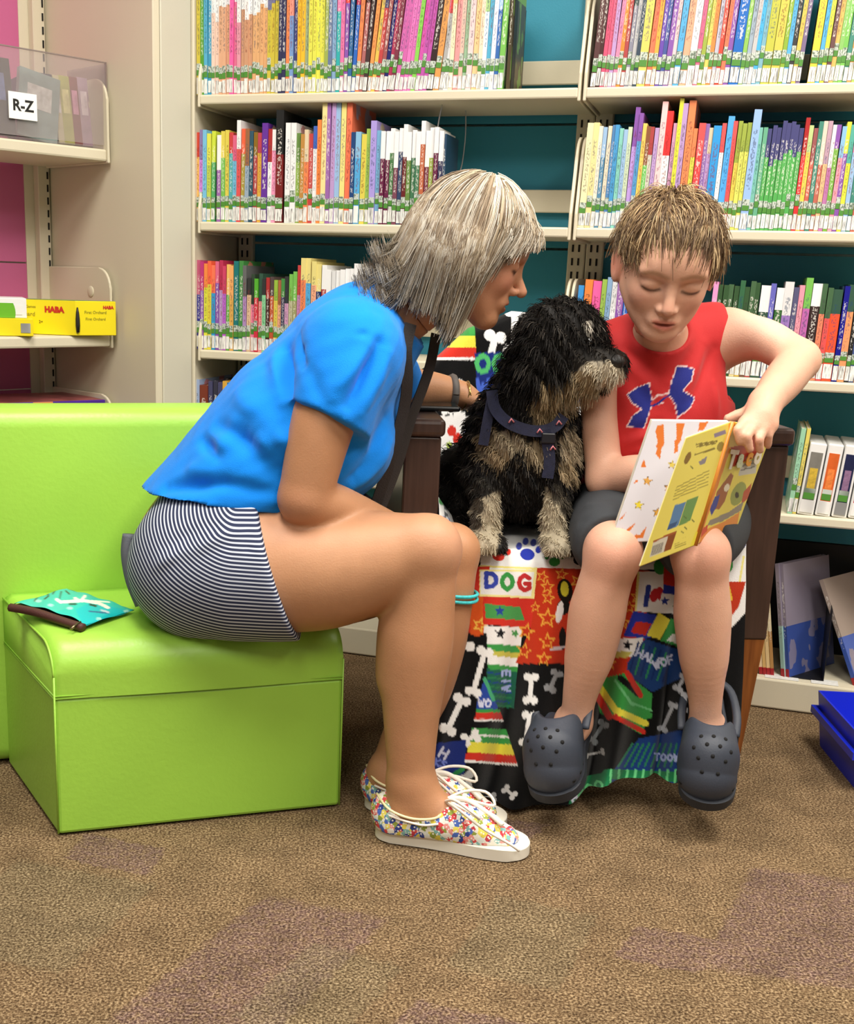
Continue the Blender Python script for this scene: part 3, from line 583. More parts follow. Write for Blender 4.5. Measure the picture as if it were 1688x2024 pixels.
# ------------------------------------------------------------------ flat print painter (colours of printed cloth and paper)
class Canvas:
    def __init__(s, x0, y0, x1, y1, k=2, bg='000'):
        s.x0, s.y0, s.k = x0, y0, k; s.w, s.h = int((x1 - x0) * k), int((y1 - y0) * k)
        X, Y = np.meshgrid(np.arange(s.w), np.arange(s.h)); s.X = X / k + x0; s.Y = Y / k + y0
        s.a = np.empty((s.h, s.w, 3)); s.a[:] = lin(bg)
    def fill(s, m, c): s.a[m] = lin(c)
    def win(s, x0, y0, x1, y1):
        k = s.k; return (slice(max(0, int((y0 - s.y0) * k) - 1), max(0, int((y1 - s.y0) * k) + 2)), slice(max(0, int((x0 - s.x0) * k) - 1), max(0, int((x1 - s.x0) * k) + 2)))
    def poly(s, P, c):
        P = np.asarray(P, float); W = s.win(*P.min(0), *P.max(0)); X, Y = s.X[W], s.Y[W]; m = np.zeros(X.shape, bool); n = len(P)
        for i in range(n):
            (x1, y1), (x2, y2) = P[i], P[(i + 1) % n]
            if y1 == y2: continue
            m ^= ((Y < y1) != (Y < y2)) & (X < (x2 - x1) * (Y - y1) / (y2 - y1) + x1)
        s.a[W][m] = lin(c)
    def ell(s, x, y, rx, ry, c, rot=0):
        r = max(rx, ry); W = s.win(x - r, y - r, x + r, y + r); dx, dy = s.X[W] - x, s.Y[W] - y; ca, sa = math.cos(R_(rot)), math.sin(R_(rot))
        s.a[W][((dx * ca + dy * sa) / rx) ** 2 + ((dy * ca - dx * sa) / ry) ** 2 < 1] = lin(c)
    def line(s, P, w, c):
        for (x1, y1), (x2, y2) in zip(P[:-1], P[1:]):
            W = s.win(min(x1, x2) - w, min(y1, y2) - w, max(x1, x2) + w, max(y1, y2) + w); X, Y = s.X[W], s.Y[W]
            L = (x2 - x1) ** 2 + (y2 - y1) ** 2 + 1e-9; t = np.clip(((X - x1) * (x2 - x1) + (Y - y1) * (y2 - y1)) / L, 0, 1)
            s.a[W][np.hypot(X - x1 - t * (x2 - x1), Y - y1 - t * (y2 - y1)) < w / 2] = lin(c)
    def star(s, x, y, r, c, rot=0, ratio=.42): s.poly([(x + (r if i % 2 == 0 else r * ratio) * math.sin(math.pi * i / 5 + R_(rot)), y - (r if i % 2 == 0 else r * ratio) * math.cos(math.pi * i / 5 + R_(rot))) for i in range(10)], c)
    def bone(s, x1, y1, x2, y2, w, c='f4f4f2'):
        s.line([(x1, y1), (x2, y2)], w * .62, c); d = np.array([x2 - x1, y2 - y1]); d = d / np.linalg.norm(d); n = np.array([-d[1], d[0]])
        for q, g in (((x1, y1), -1), ((x2, y2), 1)):
            for e in (-1, 1): p = np.array(q) + n * e * w * .5 + d * g * w * .15; s.ell(p[0], p[1], w * .52, w * .52, c)
    def paw(s, x, y, r, c, rot=0):
        ca, sa = math.cos(R_(rot)), math.sin(R_(rot)); f = lambda a, b: (x + a * ca - b * sa, y + a * sa + b * ca)
        s.ell(*f(0, r * .35), r * .62, r * .5, c, rot)
        for a, b in ((-.85, -.2), (-.38, -.72), (.3, -.75), (.85, -.25)): s.ell(*f(a * r, b * r), r * .26, r * .32, c, rot)
    GL = {'D': [[(0, 0), (0, 1), (.5, .95), (.8, .7), (.8, .3), (.5, .05), (0, 0)]], 'O': [[(.4, 0), (.1, .2), (0, .5), (.1, .8), (.4, 1), (.7, .8), (.8, .5), (.7, .2), (.4, 0)]],
          'G': [[(.75, .2), (.4, 0), (.1, .2), (0, .5), (.1, .8), (.4, 1), (.75, .85), (.75, .55), (.45, .55)]], 'I': [[(.4, 0), (.4, 1)]], 'W': [[(0, 0), (.2, 1), (.4, .3), (.6, 1), (.8, 0)]],
          'F': [[(.75, 0), (0, 0), (0, 1)], [(0, .5), (.6, .5)]], 'M': [[(0, 1), (0, 0), (.4, .6), (.8, 0), (.8, 1)]], 'H': [[(0, 0), (0, 1)], [(.8, 0), (.8, 1)], [(0, .5), (.8, .5)]], 'A': [[(0, 1), (.4, 0), (.8, 1)], [(.18, .6), (.62, .6)]],
          'L': [[(0, 0), (0, 1), (.7, 1)]], 'K': [[(0, 0), (0, 1)], [(.75, 0), (0, .5), (.75, 1)]], 'E': [[(.75, 0), (0, 0), (0, 1), (.75, 1)], [(0, .5), (.6, .5)]], 'T': [[(0, 0), (.8, 0)], [(.4, 0), (.4, 1)]], 'V': [[(0, 0), (.4, 1), (.8, 0)]], 'S': [[(.7, .1), (.2, 0), (.05, .25), (.4, .5), (.75, .75), (.5, 1), (0, .9)]]}
    def word(s, t, x, y, h, c, w=None, rot=0, flip=False):
        ca, sa = math.cos(R_(rot)), math.sin(R_(rot)); cx = 0
        for ch in t:
            for st in s.GL.get(ch, []):
                P = [((cx + a) * h * .9 * (-1 if flip else 1), b * h) for a, b in st]; s.line([(x + a * ca - b * sa, y + a * sa + b * ca) for a, b in P], w or h * .22, c)
            cx += 1.1
    def sample(s, px, py):
        fx = np.clip((px - s.x0) * s.k, 0, s.w - 1.001); fy = np.clip((py - s.y0) * s.k, 0, s.h - 1.001); i, j = fx.astype(int), fy.astype(int); u, v = (fx - i)[:, None], (fy - j)[:, None]
        return (s.a[j, i] * (1 - u) + s.a[j, i + 1] * u) * (1 - v) + (s.a[j + 1, i] * (1 - u) + s.a[j + 1, i + 1] * u) * v
def project(P):
    c = (np.asarray(P, float) - [0, 0, CAM_H]) @ CM.T; return F_PX * c[:, 0] / c[:, 2] + CX, F_PX * c[:, 1] / c[:, 2] + CY
def grid_faces(nu, nv):
    i, j = np.meshgrid(np.arange(nu - 1), np.arange(nv - 1), indexing='ij'); a = (i * nv + j).ravel(); return np.stack([a, a + nv, a + nv + 1, a + 1], 1)

# ------------------------------------------------------------------ green seat
lime = mat('lime_vinyl', '9fd24c', .4, bump=.12, bscale=120, vary=.05, vscale=5)
bF = flr(116, 1654)[:2]; bR = flr(670, 1596)[:2]; be = (bR - bF) / np.linalg.norm(bR - bF); bg = np.array([-be[1], be[0]])
bl = np.array([-.50, .866]); SEAT = .345
def bpt(a, d):                                     # a: 0 left side .. 1 right side, d: depth from the front
    L_ = bF + bl * d / (bl @ bg); Rr = bR + bg * d; return L_ + (Rr - L_) * a
seat = empty('lounge_seat', (bF[0], bF[1], 0), 0, 'lime green vinyl lounge seat with low backrest', 'seat')
loc = lambda p: (p[0] - bF[0], p[1] - bF[1])
prism('base', [loc(bpt(0, 0)), loc(bpt(1, 0)), loc(bpt(1, .33)), loc(bpt(0, .33))], .004, .247, lime, seat, .006, 2)
def cushion_grid():
    # seat pad with a softly rounded front edge
    n, k = 40, 30; prof = []; 
    for t in np.linspace(0, 1, 8): prof.append((0.0, .247 + t * (SEAT - .055 - .247)))
    for a in np.linspace(0, 90, 9)[1:]: prof.append((.055 - .055 * math.cos(R_(a)), SEAT - .055 + .055 * math.sin(R_(a))))
    for d in np.linspace(.09, .325, 10): prof.append((d, SEAT + .004 * math.sin((d - .055) / .27 * math.pi)))
    prof.append((.325, .247)); V = []
    for a in np.linspace(0, 1, n):
        for d, z in prof:
            ed = min(a, 1 - a); rz = .012 * max(0, 1 - ed / .035) ** 2
            bul = .006 * math.sin(math.pi * a) * (1 if d < .05 else .6)
            p = bpt(a, d - (bul if d < .05 else 0)); V.append((p[0] - bF[0], p[1] - bF[1], z - rz * (z > SEAT - .05)))
    m = len(prof); Fc = list(map(tuple, grid_faces(n, m)))
    for r in (0, n - 1): Fc.append(tuple(r * m + j for j in range(m)))
    return V, Fc
V_, F_2 = cushion_grid(); o = mesh('seat_pad', V_, F_2, lime, seat, True)
for z, nm in ((.2475, 'stitch_seam'), (.252, 'stitch_seam')):
    a, b_ = bpt(0, -.001), bpt(1, -.001); tube(nm, [(*loc(a), z), (*loc(b_), z)], .0014, lime, seat, 6)
    a, b_ = bpt(0, 0), bpt(0, .33); tube(nm, [(*loc(a), z), (*loc(b_), z)], .0014, lime, seat, 6)
for a in (0, 1): tube('corner_piping', [(*loc(bpt(a, 0)), .006), (*loc(bpt(a, -.001)), SEAT - .06)], .0018, lime, seat, 6)
pp = [(*loc(bpt(0.0, .055 - .055 * math.cos(R_(q)))), SEAT - .055 + .055 * math.sin(R_(q)) - .008) for q in range(0, 91, 10)] + [(*loc(bpt(0, .32)), SEAT - .007)]
tube('edge_piping', pp, .0022, lime, seat, 6)
prism('backrest', [loc(bpt(-.16, .325)), loc(bpt(1, .325)), loc(bpt(1, .465)), loc(bpt(-.16, .465))], .004, .688, lime, seat, .034, 6, smooth=True)

# ------------------------------------------------------------------ dark wooden armchair
CH = np.array([.088, 2.085]); CR = R_(2.0)
chair = empty('armchair', (CH[0], CH[1], 0), CR, 'dark brown wooden armchair draped with a printed dog blanket', 'armchair')
ca_, sa_ = math.cos(CR), math.sin(CR)
def cw(P):                                         # chair-local to world
    P = np.asarray(P, float); return np.stack([CH[0] + P[:, 0] * ca_ - P[:, 1] * sa_, CH[1] + P[:, 0] * sa_ + P[:, 1] * ca_, P[:, 2]], 1)
def wood(name, a, b, sc=(40, 3, 3), rough=.3):
    m = bpy.data.materials.new(name); m.use_nodes = True; nt = m.node_tree; bb = nt.nodes['Principled BSDF']; N = nt.nodes.new; L = nt.links.new
    tc = N('ShaderNodeTexCoord'); mp = N('ShaderNodeMapping'); mp.inputs['Scale'].default_value = sc; L(tc.outputs['Object'], mp.inputs[0])
    n = N('ShaderNodeTexNoise'); n.inputs['Scale'].default_value = 3; n.inputs['Detail'].default_value = 6; L(mp.outputs[0], n.inputs['Vector'])
    r = N('ShaderNodeValToRGB'); L(n.outputs['Fac'], r.inputs[0]); e = r.color_ramp.elements; e[0].position = .3; e[0].color = (*lin(a), 1); e[1].position = .7; e[1].color = (*lin(b), 1)
    L(r.outputs[0], bb.inputs['Base Color']); bb.inputs['Roughness'].default_value = rough; return m
esp = wood('espresso_wood', '33231d', '47322a', (30, 30, 2), .32); legw = wood('leg_wood', '6e3a14', '8d5222', (40, 40, 3), .35)
CWD, CDP, AW = .69, .46, .066
for sx, nm in ((0, 'arm'), (CWD - AW, 'arm')):
    arm = box('arm', (sx, 0, .305), (sx + AW, CDP, .668), esp, chair, .004, 2)
    bm = bmesh.new(); add_box(bm, (sx - .006, -.01, .668), (sx + AW + .006, CDP, .70), .009, 3); bm_mesh('arm_cap', bm, esp, arm)
    for y0 in (.0, CDP - .06):
        x0 = sx + .003; x1 = sx + AW - .003; m_ = bmesh.new(); s_ = 1 if sx > .3 else -1
        A = [m_.verts.new(q) for q in ((x0, y0 + .002, .305), (x1, y0 + .002, .305), (x1, y0 + .062, .305), (x0, y0 + .062, .305))]
        xa, xb = (x0 - .006 * 0, x1 - .026) if sx > .3 else (x0 + .026, x1)
        B = [m_.verts.new(q) for q in ((xa, y0 + .006, .0), (xb, y0 + .006, .0), (xb, y0 + .045, .0), (xa, y0 + .045, .0))]
        m_.faces.new(A); m_.faces.new(B[::-1])
        for i in range(4): m_.faces.new((A[i], B[i], B[(i + 1) % 4], A[(i + 1) % 4]))
        bm_mesh('leg', m_, legw, chair)
box('seat_rail', (AW, .03, .30), (CWD - AW, .44, .40), esp, chair, .004, 2)
box('seat_cushion', (AW + .003, .012, .40), (CWD - AW - .003, .40, .455), mat('chair_vinyl', '2a2320', .5), chair, .02, 3, True)
bkm = Matrix.Translation((0, .41, .40)) @ Matrix.Rotation(R_(-7), 4, 'X')
TOPX = np.array([.0, .07, .16, .25, .36, .46, .56, .69]); TOPZ = np.array([.70, .745, .83, .868, .862, .82, .775, .70])
pl = [(x, z) for x, z in zip(np.linspace(AW, CWD - AW, 15), np.interp(np.linspace(AW, CWD - AW, 15), TOPX, TOPZ))]
bk = prism('backrest', [(AW, .40)] + [(CWD - AW, .40)] + pl[::-1], .425, .475, esp, chair, .006, 2, axis='y')

# ------------------------------------------------------------------ printed dog blanket
C = Canvas(690, 540, 1520, 1640, 2, '0d0d0e')
G_, Y_, Rd, Bl, Wh, Nv, Bk = '3d9a48', 'eadf4a', 'cf3326', '2b3aa8', 'f1f0ee', '1c2f7c', '0d0d0e'
def bands(P0, P1, P2, P3, cols):                   # stripes between the edge P0-P1 (top) and P3-P2 (bottom)
    P0, P1, P2, P3 = map(lambda q: np.array(q, float), (P0, P1, P2, P3)); n = sum(w_ for _, w_ in cols); t = 0
    for c, w_ in cols:
        a, b = t / n, (t + w_) / n; C.poly([P0 + (P3 - P0) * a, P1 + (P2 - P1) * a, P1 + (P2 - P1) * b, P0 + (P3 - P0) * b], c); t += w_
STR = [(G_, 1), (Wh, .35), (G_, 1), (Y_, 1.6), (Rd, 1.3), (Wh, .3)]
# backrest
bands((862, 640), (938, 640), (942, 712), (852, 712), [(Bk, .3), (G_, 1.4), (Y_, 1.6), (Rd, 1.4), (Wh, .4)])
for x, y in ((880, 752), (904, 758)): C.bone(x, y, x + 4, y + 60, 12)
C.bone(1018, 618, 1016, 690, 22); C.bone(978, 668, 966, 720, 22); C.bone(990, 575, 1008, 590, 22); C.bone(1040, 588, 1064, 592, 22); C.bone(1090, 640, 1100, 690, 20)
C.poly([(938, 698), (1120, 690), (1130, 800), (946, 800)], Nv); C.word('OODF', 942, 702, 34, '55c070', 9); C.word('WITT', 944, 752, 30, '4a6ad0', 8); C.word('T', 980, 742, 24, '3fae5a', 8)
C.poly([(1110, 740), (1160, 740), (1160, 800), (1110, 800)], '1a2350'); C.line([(1128, 770), (1134, 805)], 8, '3fae5a'); C.poly([(1120, 806), (1170, 800), (1170, 900), (1120, 900)], Wh); C.ell(1140, 850, 10, 14, Bl)
C.poly([(1400, 730), (1480, 730), (1480, 806), (1400, 806)], '232c66')
for i in range(7): C.line([(1405 + i * 11, 735 + i * 3), (1412 + i * 9, 802)], 4, '58b878' if i % 2 else '3a55a8')
C.poly([(1400, 806), (1480, 800), (1480, 860), (1400, 860)], Wh); C.ell(1440, 830, 14, 9, 'c2405a')
# left folds beside the arm and the seat
C.poly([(850, 822), (950, 822), (950, 1075), (850, 1075)], Wh)
for x, y, r, c in ((893, 852, 9, Rd), (905, 868, 10, Rd), (921, 858, 5, Bl), (912, 905, 12, Rd), (888, 880, 6, 'b8cf60'), (874, 990, 7, G_), (880, 1032, 10, Bl), (924, 1045, 12, Rd), (912, 1010, 7, Bk), (935, 960, 8, Bl)): C.ell(x, y, r, r * 1.2, c)
C.line([(876, 920), (884, 1050)], 7, '444a50')
for i in range(9): C.line([(880 + i % 2 * 3, 925 + i * 14), (886, 930 + i * 14)], 4, Wh)
C.poly([(950, 1000), (1500, 1000), (1500, 1126), (950, 1126)], Wh); C.poly([(955, 985), (1180, 985), (1180, 1040), (955, 1040)], Bk); C.bone(1000, 1042, 1030, 1036, 8, 'ccc')
C.paw(987, 1092, 20, Rd, 14); C.paw(1044, 1088, 23, Bl, 12); C.paw(1096, 1104, 18, G_); C.paw(1146, 1100, 20, Bk, 5); C.line([(950, 1119), (1062, 1124)], 4, 'efe58a')
# front panel, left part
C.poly([(700, 1120), (968, 1120), (962, 1250), (700, 1250)], Rd); C.poly([(930, 1180), (962, 1180), (962, 1260), (930, 1255)], 'd8571f'); C.star(948, 1236, 17, 'f0c050', 20); C.star(948, 1236, 9, 'd8571f', 20)
C.poly([(948, 1126), (1062, 1126), (1056, 1184), (948, 1178)], 'f0e69a'); C.poly([(950, 1129), (1056, 1131), (1050, 1179), (950, 1174)], Wh)
C.word('D', 961, 1133, 27, '3a4ab0', 9); C.word('O', 992, 1135, 30, '3f9e4c', 9); C.word('G', 1026, 1137, 30, 'c03030', 9)
C.poly([(955, 1178), (1062, 1184), (1050, 1242), (955, 1234)], Rd); C.poly([(958, 1193), (1028, 1200), (1037, 1226), (960, 1222)], '4a9a50'); C.star(988, 1208, 11, '26439a')
bands((956, 1236), (1034, 1240), (1022, 1330), (958, 1322), [(Wh, 3.2), (G_, 1.2), ('c8c050', .9), (Wh, 1.5), (G_, 1)]); C.star(989, 1252, 12, '15151a', 8); C.star(1018, 1252, 10, '4a9a50', 20)
C.poly([(962, 1250), (964, 1330), (930, 1330), (936, 1262)], Bk)
C.poly([(963, 1322), (1022, 1328), (1016, 1400), (958, 1396)], '1d5f4a')
for i in range(8): C.line([(964, 1330 + i * 9), (1010, 1334 + i * 9)], 3, '2a7a4a' if i % 2 else '1c3f86')
C.word('EIV', 1008, 1326, 15, 'aab8ea', 5, 90)
C.poly([(958, 1340), (985, 1400), (940, 1408), (945, 1380)], '2a48a0'); C.word('WO', 946, 1383, 14, 'd8dcf4', 4)
C.line([(958, 1342), (976, 1384)], 7, '4aa878')
bands((942, 1402), (988, 1402), (1024, 1514), (918, 1506), [(G_, .5), (Rd, 1.1), (Wh, .3), (Bk, 1.2), (G_, 1), (Wh, .35), (G_, 1), (Y_, 1.7), (Rd, 1.3), (Wh, .35)])
C.bone(958, 1290, 936, 1365, 17); C.bone(912, 1385, 886, 1440, 18); C.ell(929, 1278, 10, 10, Wh); C.bone(922, 1462, 940, 1455, 14); C.bone(922, 1535, 938, 1582, 16, 'b8b8b8'); C.bone(1000, 1560, 1014, 1572, 10, 'ddd'); C.bone(935, 1578, 975, 1576, 10, 'aaa')
C.poly([(858, 1470), (922, 1462), (918, 1530), (862, 1545)], '1c2c74'); C.word('H', 876, 1478, 18, 'c9cbe0', 5, 30); C.word('KS', 862, 1500, 13, '6f80d0', 4, 15); C.line([(880, 1542), (915, 1520)], 9, '2f8a4a')
C.poly([(705, 1430), (762, 1412), (762, 1468), (712, 1470)], 'c8ccd8'); C.ell(745, 1440, 14, 20, 'aab0c0'); C.line([(728, 1470), (730, 1484)], 4, 'dde'); C.line([(742, 1470), (744, 1482)], 4, 'dde')
# star patch
C.poly([(1062, 1122), (1285, 1128), (1268, 1345), (1180, 1345), (1150, 1312), (1018, 1312), (1050, 1240)], 'c2361a')
for x, y, r, a in ((1082, 1160, 16, 0), (1072, 1140, 14, 20), (1110, 1135, 14, 10), (1142, 1150, 17, 30), (1084, 1182, 15, 12), (1082, 1222, 22, 5), (1040, 1248, 19, 15), (1082, 1268, 19, 0), (1036, 1286, 18, 12), (1075, 1302, 16, 5), (1260, 1180, 16, 8), (1244, 1200, 14, 0), (1232, 1230, 16, 10), (1222, 1270, 15, 20), (1205, 1310, 16, 5), (1058, 1200, 12, 0)):
    C.star(x, y, r, 'e8a640', a); C.star(x, y, r * .62, 'c2361a', a)
C.ell(1117, 1168, 15, 24, '1c140e', -8); C.ell(1116, 1164, 8, 15, 'd6cf3a', -4); C.ell(1114, 1200, 13, 15, '16110e'); C.ell(1106, 1210, 7, 22, Wh, 10); C.ell(1112, 1262, 7, 22, '16110e'); C.line([(1090, 1284), (1118, 1278)], 6, 'd0c8cc')
C.bone(1050, 1340, 1048, 1382, 15); C.bone(1046, 1416, 1040, 1466, 15); C.bone(1100, 1332, 1088, 1360, 13, '9a9ea2'); C.bone(1192, 1432, 1172, 1462, 12, '8a9094'); C.bone(1160, 1492, 1190, 1486, 7, 'ccc')
# right part
C.poly([(1262, 1130), (1320, 1130), (1312, 1212), (1254, 1208)], Wh); C.line([(1262, 1132), (1256, 1208)], 4, 'efe58a'); C.line([(1282, 1160), (1276, 1196)], 10, '2b3a90'); C.ell(1294, 1176, 9, 14, 'c42a30', 20); C.ell(1305, 1174, 8, 14, 'c42a30', -10); C.ell(1305, 1120, 13, 16, G_)
C.poly([(1312, 1120), (1345, 1140), (1350, 1165), (1312, 1160)], Rd); C.poly([(1312, 1155), (1350, 1163), (1350, 1178), (1310, 1172)], Bl); C.poly([(1308, 1172), (1352, 1178), (1352, 1215), (1300, 1210)], Wh); C.star(1314, 1188, 10, '2b3a90'); C.star(1338, 1200, 11, '4a9a50')
C.poly([(1252, 1208), (1300, 1216), (1285, 1262), (1232, 1258)], Bl); C.poly([(1258, 1228), (1288, 1232), (1276, 1256), (1246, 1250)], Rd); C.poly([(1302, 1210), (1326, 1226), (1304, 1264), (1278, 1256)], Y_); C.poly([(1326, 1222), (1352, 1232), (1350, 1282), (1306, 1266)], G_); C.poly([(1330, 1252), (1350, 1258), (1350, 1275), (1318, 1266)], Wh)
C.poly([(1222, 1262), (1272, 1260), (1262, 1300), (1215, 1300)], Wh); C.star(1240, 1275, 11, '16161c', 10); C.poly([(1216, 1286), (1250, 1290), (1240, 1300), (1214, 1300)], 'c8c060')
C.poly([(1275, 1262), (1352, 1288), (1345, 1340), (1290, 1368), (1238, 1332), (1240, 1310)], '1d3f78')
for i in range(7): C.line([(1262 + i * 11, 1270 + i * 4), (1244 + i * 11, 1330 + i * 3)], 4, '2f8a5a' if i % 2 else '16306a')
C.word('HALF', 1262, 1282, 15, 'c8d0ee', 4, 24); C.word('WOF', 1290, 1308, 15, 'd0d8f4', 4, -18)
bands((1180, 1352), (1236, 1334), (1262, 1400), (1214, 1418), [(Rd, 0.01), (Rd, .1), (Y_, .1), (G_, 2)])
C.poly([(1172, 1345), (1236, 1330), (1290, 1372), (1288, 1400), (1268, 1452), (1210, 1418), (1186, 1410)], G_)
for a, b, c, w_ in (((1176, 1366), (1204, 1416), Rd, 14), ((1187, 1360), (1222, 1412), Y_, 13), ((1202, 1350), (1236, 1400), G_, 14), ((1216, 1345), (1252, 1396), '6fc080', 5), ((1226, 1340), (1262, 1372), Bk, 12), ((1240, 1330), (1266, 1374), Rd, 11), ((1215, 1416), (1272, 1446), Rd, 10), ((1218, 1404), (1276, 1430), Y_, 13), ((1236, 1396), (1284, 1414), G_, 12), ((1250, 1390), (1288, 1404), '6fc080', 4)): C.line([a, b], w_, c)
for a in ((1352, 1340, 1340, 1360), (1330, 1395, 1310, 1440), (1356, 1375, 1350, 1400)): C.bone(*a, 11, 'c0c4cc')
C.poly([(1262, 1460), (1360, 1440), (1360, 1560), (1195, 1545)], '1b3c7e')
for i in range(9): C.line([(1250 + i * 11, 1470), (1222 + i * 13, 1515)], 4, '2a8058')
C.word('WOOT', 1342, 1492, 13, 'a8b6e6', 4, 3, True); C.line([(1200, 1530), (1350, 1536)], 20, '1f7a4a')
for i in range(9): C.line([(1208 + i * 16, 1522), (1206 + i * 16, 1546)], 5, '6cd08a')
C.poly([(1125, 1540), (1205, 1525), (1205, 1565), (1125, 1590)], '1f7a4a'); C.word('WOO', 1136, 1560, 20, '6cd08a', 5, -20); C.word('H', 1128, 1572, 14, 'dfe4f8', 5, -20)
C.poly([(1428, 1035), (1490, 1035), (1484, 1200), (1428, 1260)], Wh); C.ell(1436, 1116, 13, 17, G_); C.ell(1437, 1115, 5, 8, Wh)
for x, y in ((1454, 1060), (1466, 1052), (1452, 1072), (1468, 1076)): C.ell(x, y, 6, 7, Bl)
C.line([(1470, 1100), (1462, 1150)], 4, 'efe58a'); C.poly([(1428, 1150), (1474, 1150), (1460, 1200), (1428, 1240)], 'c03a20'); C.line([(1440, 1160), (1446, 1185)], 5, 'e8c040')
C.poly([(1428, 1240), (1500, 1240), (1500, 1600), (1360, 1600), (1360, 1240)], Bk)
def blanket():
    nu, nv = 400, 600
    key = lambda zt: [(.50, zt - .10), (.492, zt - .02), (.47, zt + .008), (.43, zt + .004), (.416, zt - .04), (.400, .62), (.385, .52), (.345, .478), (.24, .470), (.10, .469), (.015, .468), (-.022, .457), (-.036, .425), (-.040, .36), (-.044, .25), (-.05, .14), (-.058, .05), (-.066, .012)]
    us = np.linspace(0, 1, nu); P = np.zeros((nu, nv, 3))
    n1, n2, n3 = rng.normal(size=8), rng.uniform(0, 6.28, 8), rng.uniform(3, 9, 8)
    for i, u in enumerate(us):
        xi = AW + .002 + u * (CWD - 2 * AW - .004)
        zt = np.interp(xi, TOPX, TOPZ); q = spline(key(zt), nv); P[i, :, 1:] = q
        j = np.linspace(0, 17, nv)
        wid = np.interp(j, [0, 5, 6, 7, 11, 12, 14, 17], [1, 1, 1, 1, 1.0, 1.01, 1.05, 1.10])
        shift = np.interp(j, [0, 11, 14, 17], [0, 0, -.012, -.03])
        P[i, :, 0] = (CWD / 2) + (xi - CWD / 2) * wid + shift
        # drape: pleats grow towards the hem, crumples on the seat near the arms
        hang = np.clip((j - 11.3) / 3.5, 0, 1)
        ph = u * 26 + .8 * np.sin(u * 9)
        P[i, :, 1] -= hang * (.018 * (1 + np.sin(ph + .25 * j)) + .012 * (1 + np.sin(ph * 1.9 + 1.3 + .5 * j))) * (.35 + .65 * hang)
        P[i, :, 0] += hang * .012 * np.sin(ph + 1.2)
        seatm = np.exp(-((j - 9) / 2.3) ** 2); ed = np.clip(1 - u / .13, 0, 1) + np.clip(1 - (1 - u) / .1, 0, 1)
        P[i, :, 2] += seatm * (.085 * ed ** 1.6 + .008 * ed * np.sin(j * 4 + u * 40)) + seatm * .004 * (1 + np.sin(j * 5 + u * 21))
        P[i, :, 1] -= ed * .03 * np.exp(-((j - 6.5) / 1.4) ** 2)
        P[i, :, 1] -= np.exp(-((j - 3.5) / 2) ** 2) * .006 * (1 + np.sin(u * 31))
        # hem lifts towards the right half
        lift = np.interp(u, [0, .3, .5, .62, .85, 1], [0, 0, .0, .05, .06, .03]); P[i, :, 2] += lift * np.clip((j - 13) / 4, 0, 1)
    P[:, :, 2] = np.maximum(P[:, :, 2], .006 + 0 * P[:, :, 2])
    W3 = cw(P.reshape(-1, 3)); px, py = project(W3); col = C.sample(px, py)
    m = mat('fleece', 'fff', .95, bump=.35, bscale=900, attr='Col', spec=.1, sheen=.15)
    o = mesh('dog_blanket', W3, grid_faces(nu, nv), m, None, True, col)
    tag(o, 'colourful fleece blanket printed with bones, paws and DOG, draped over the armchair', 'blanket')
blanket()

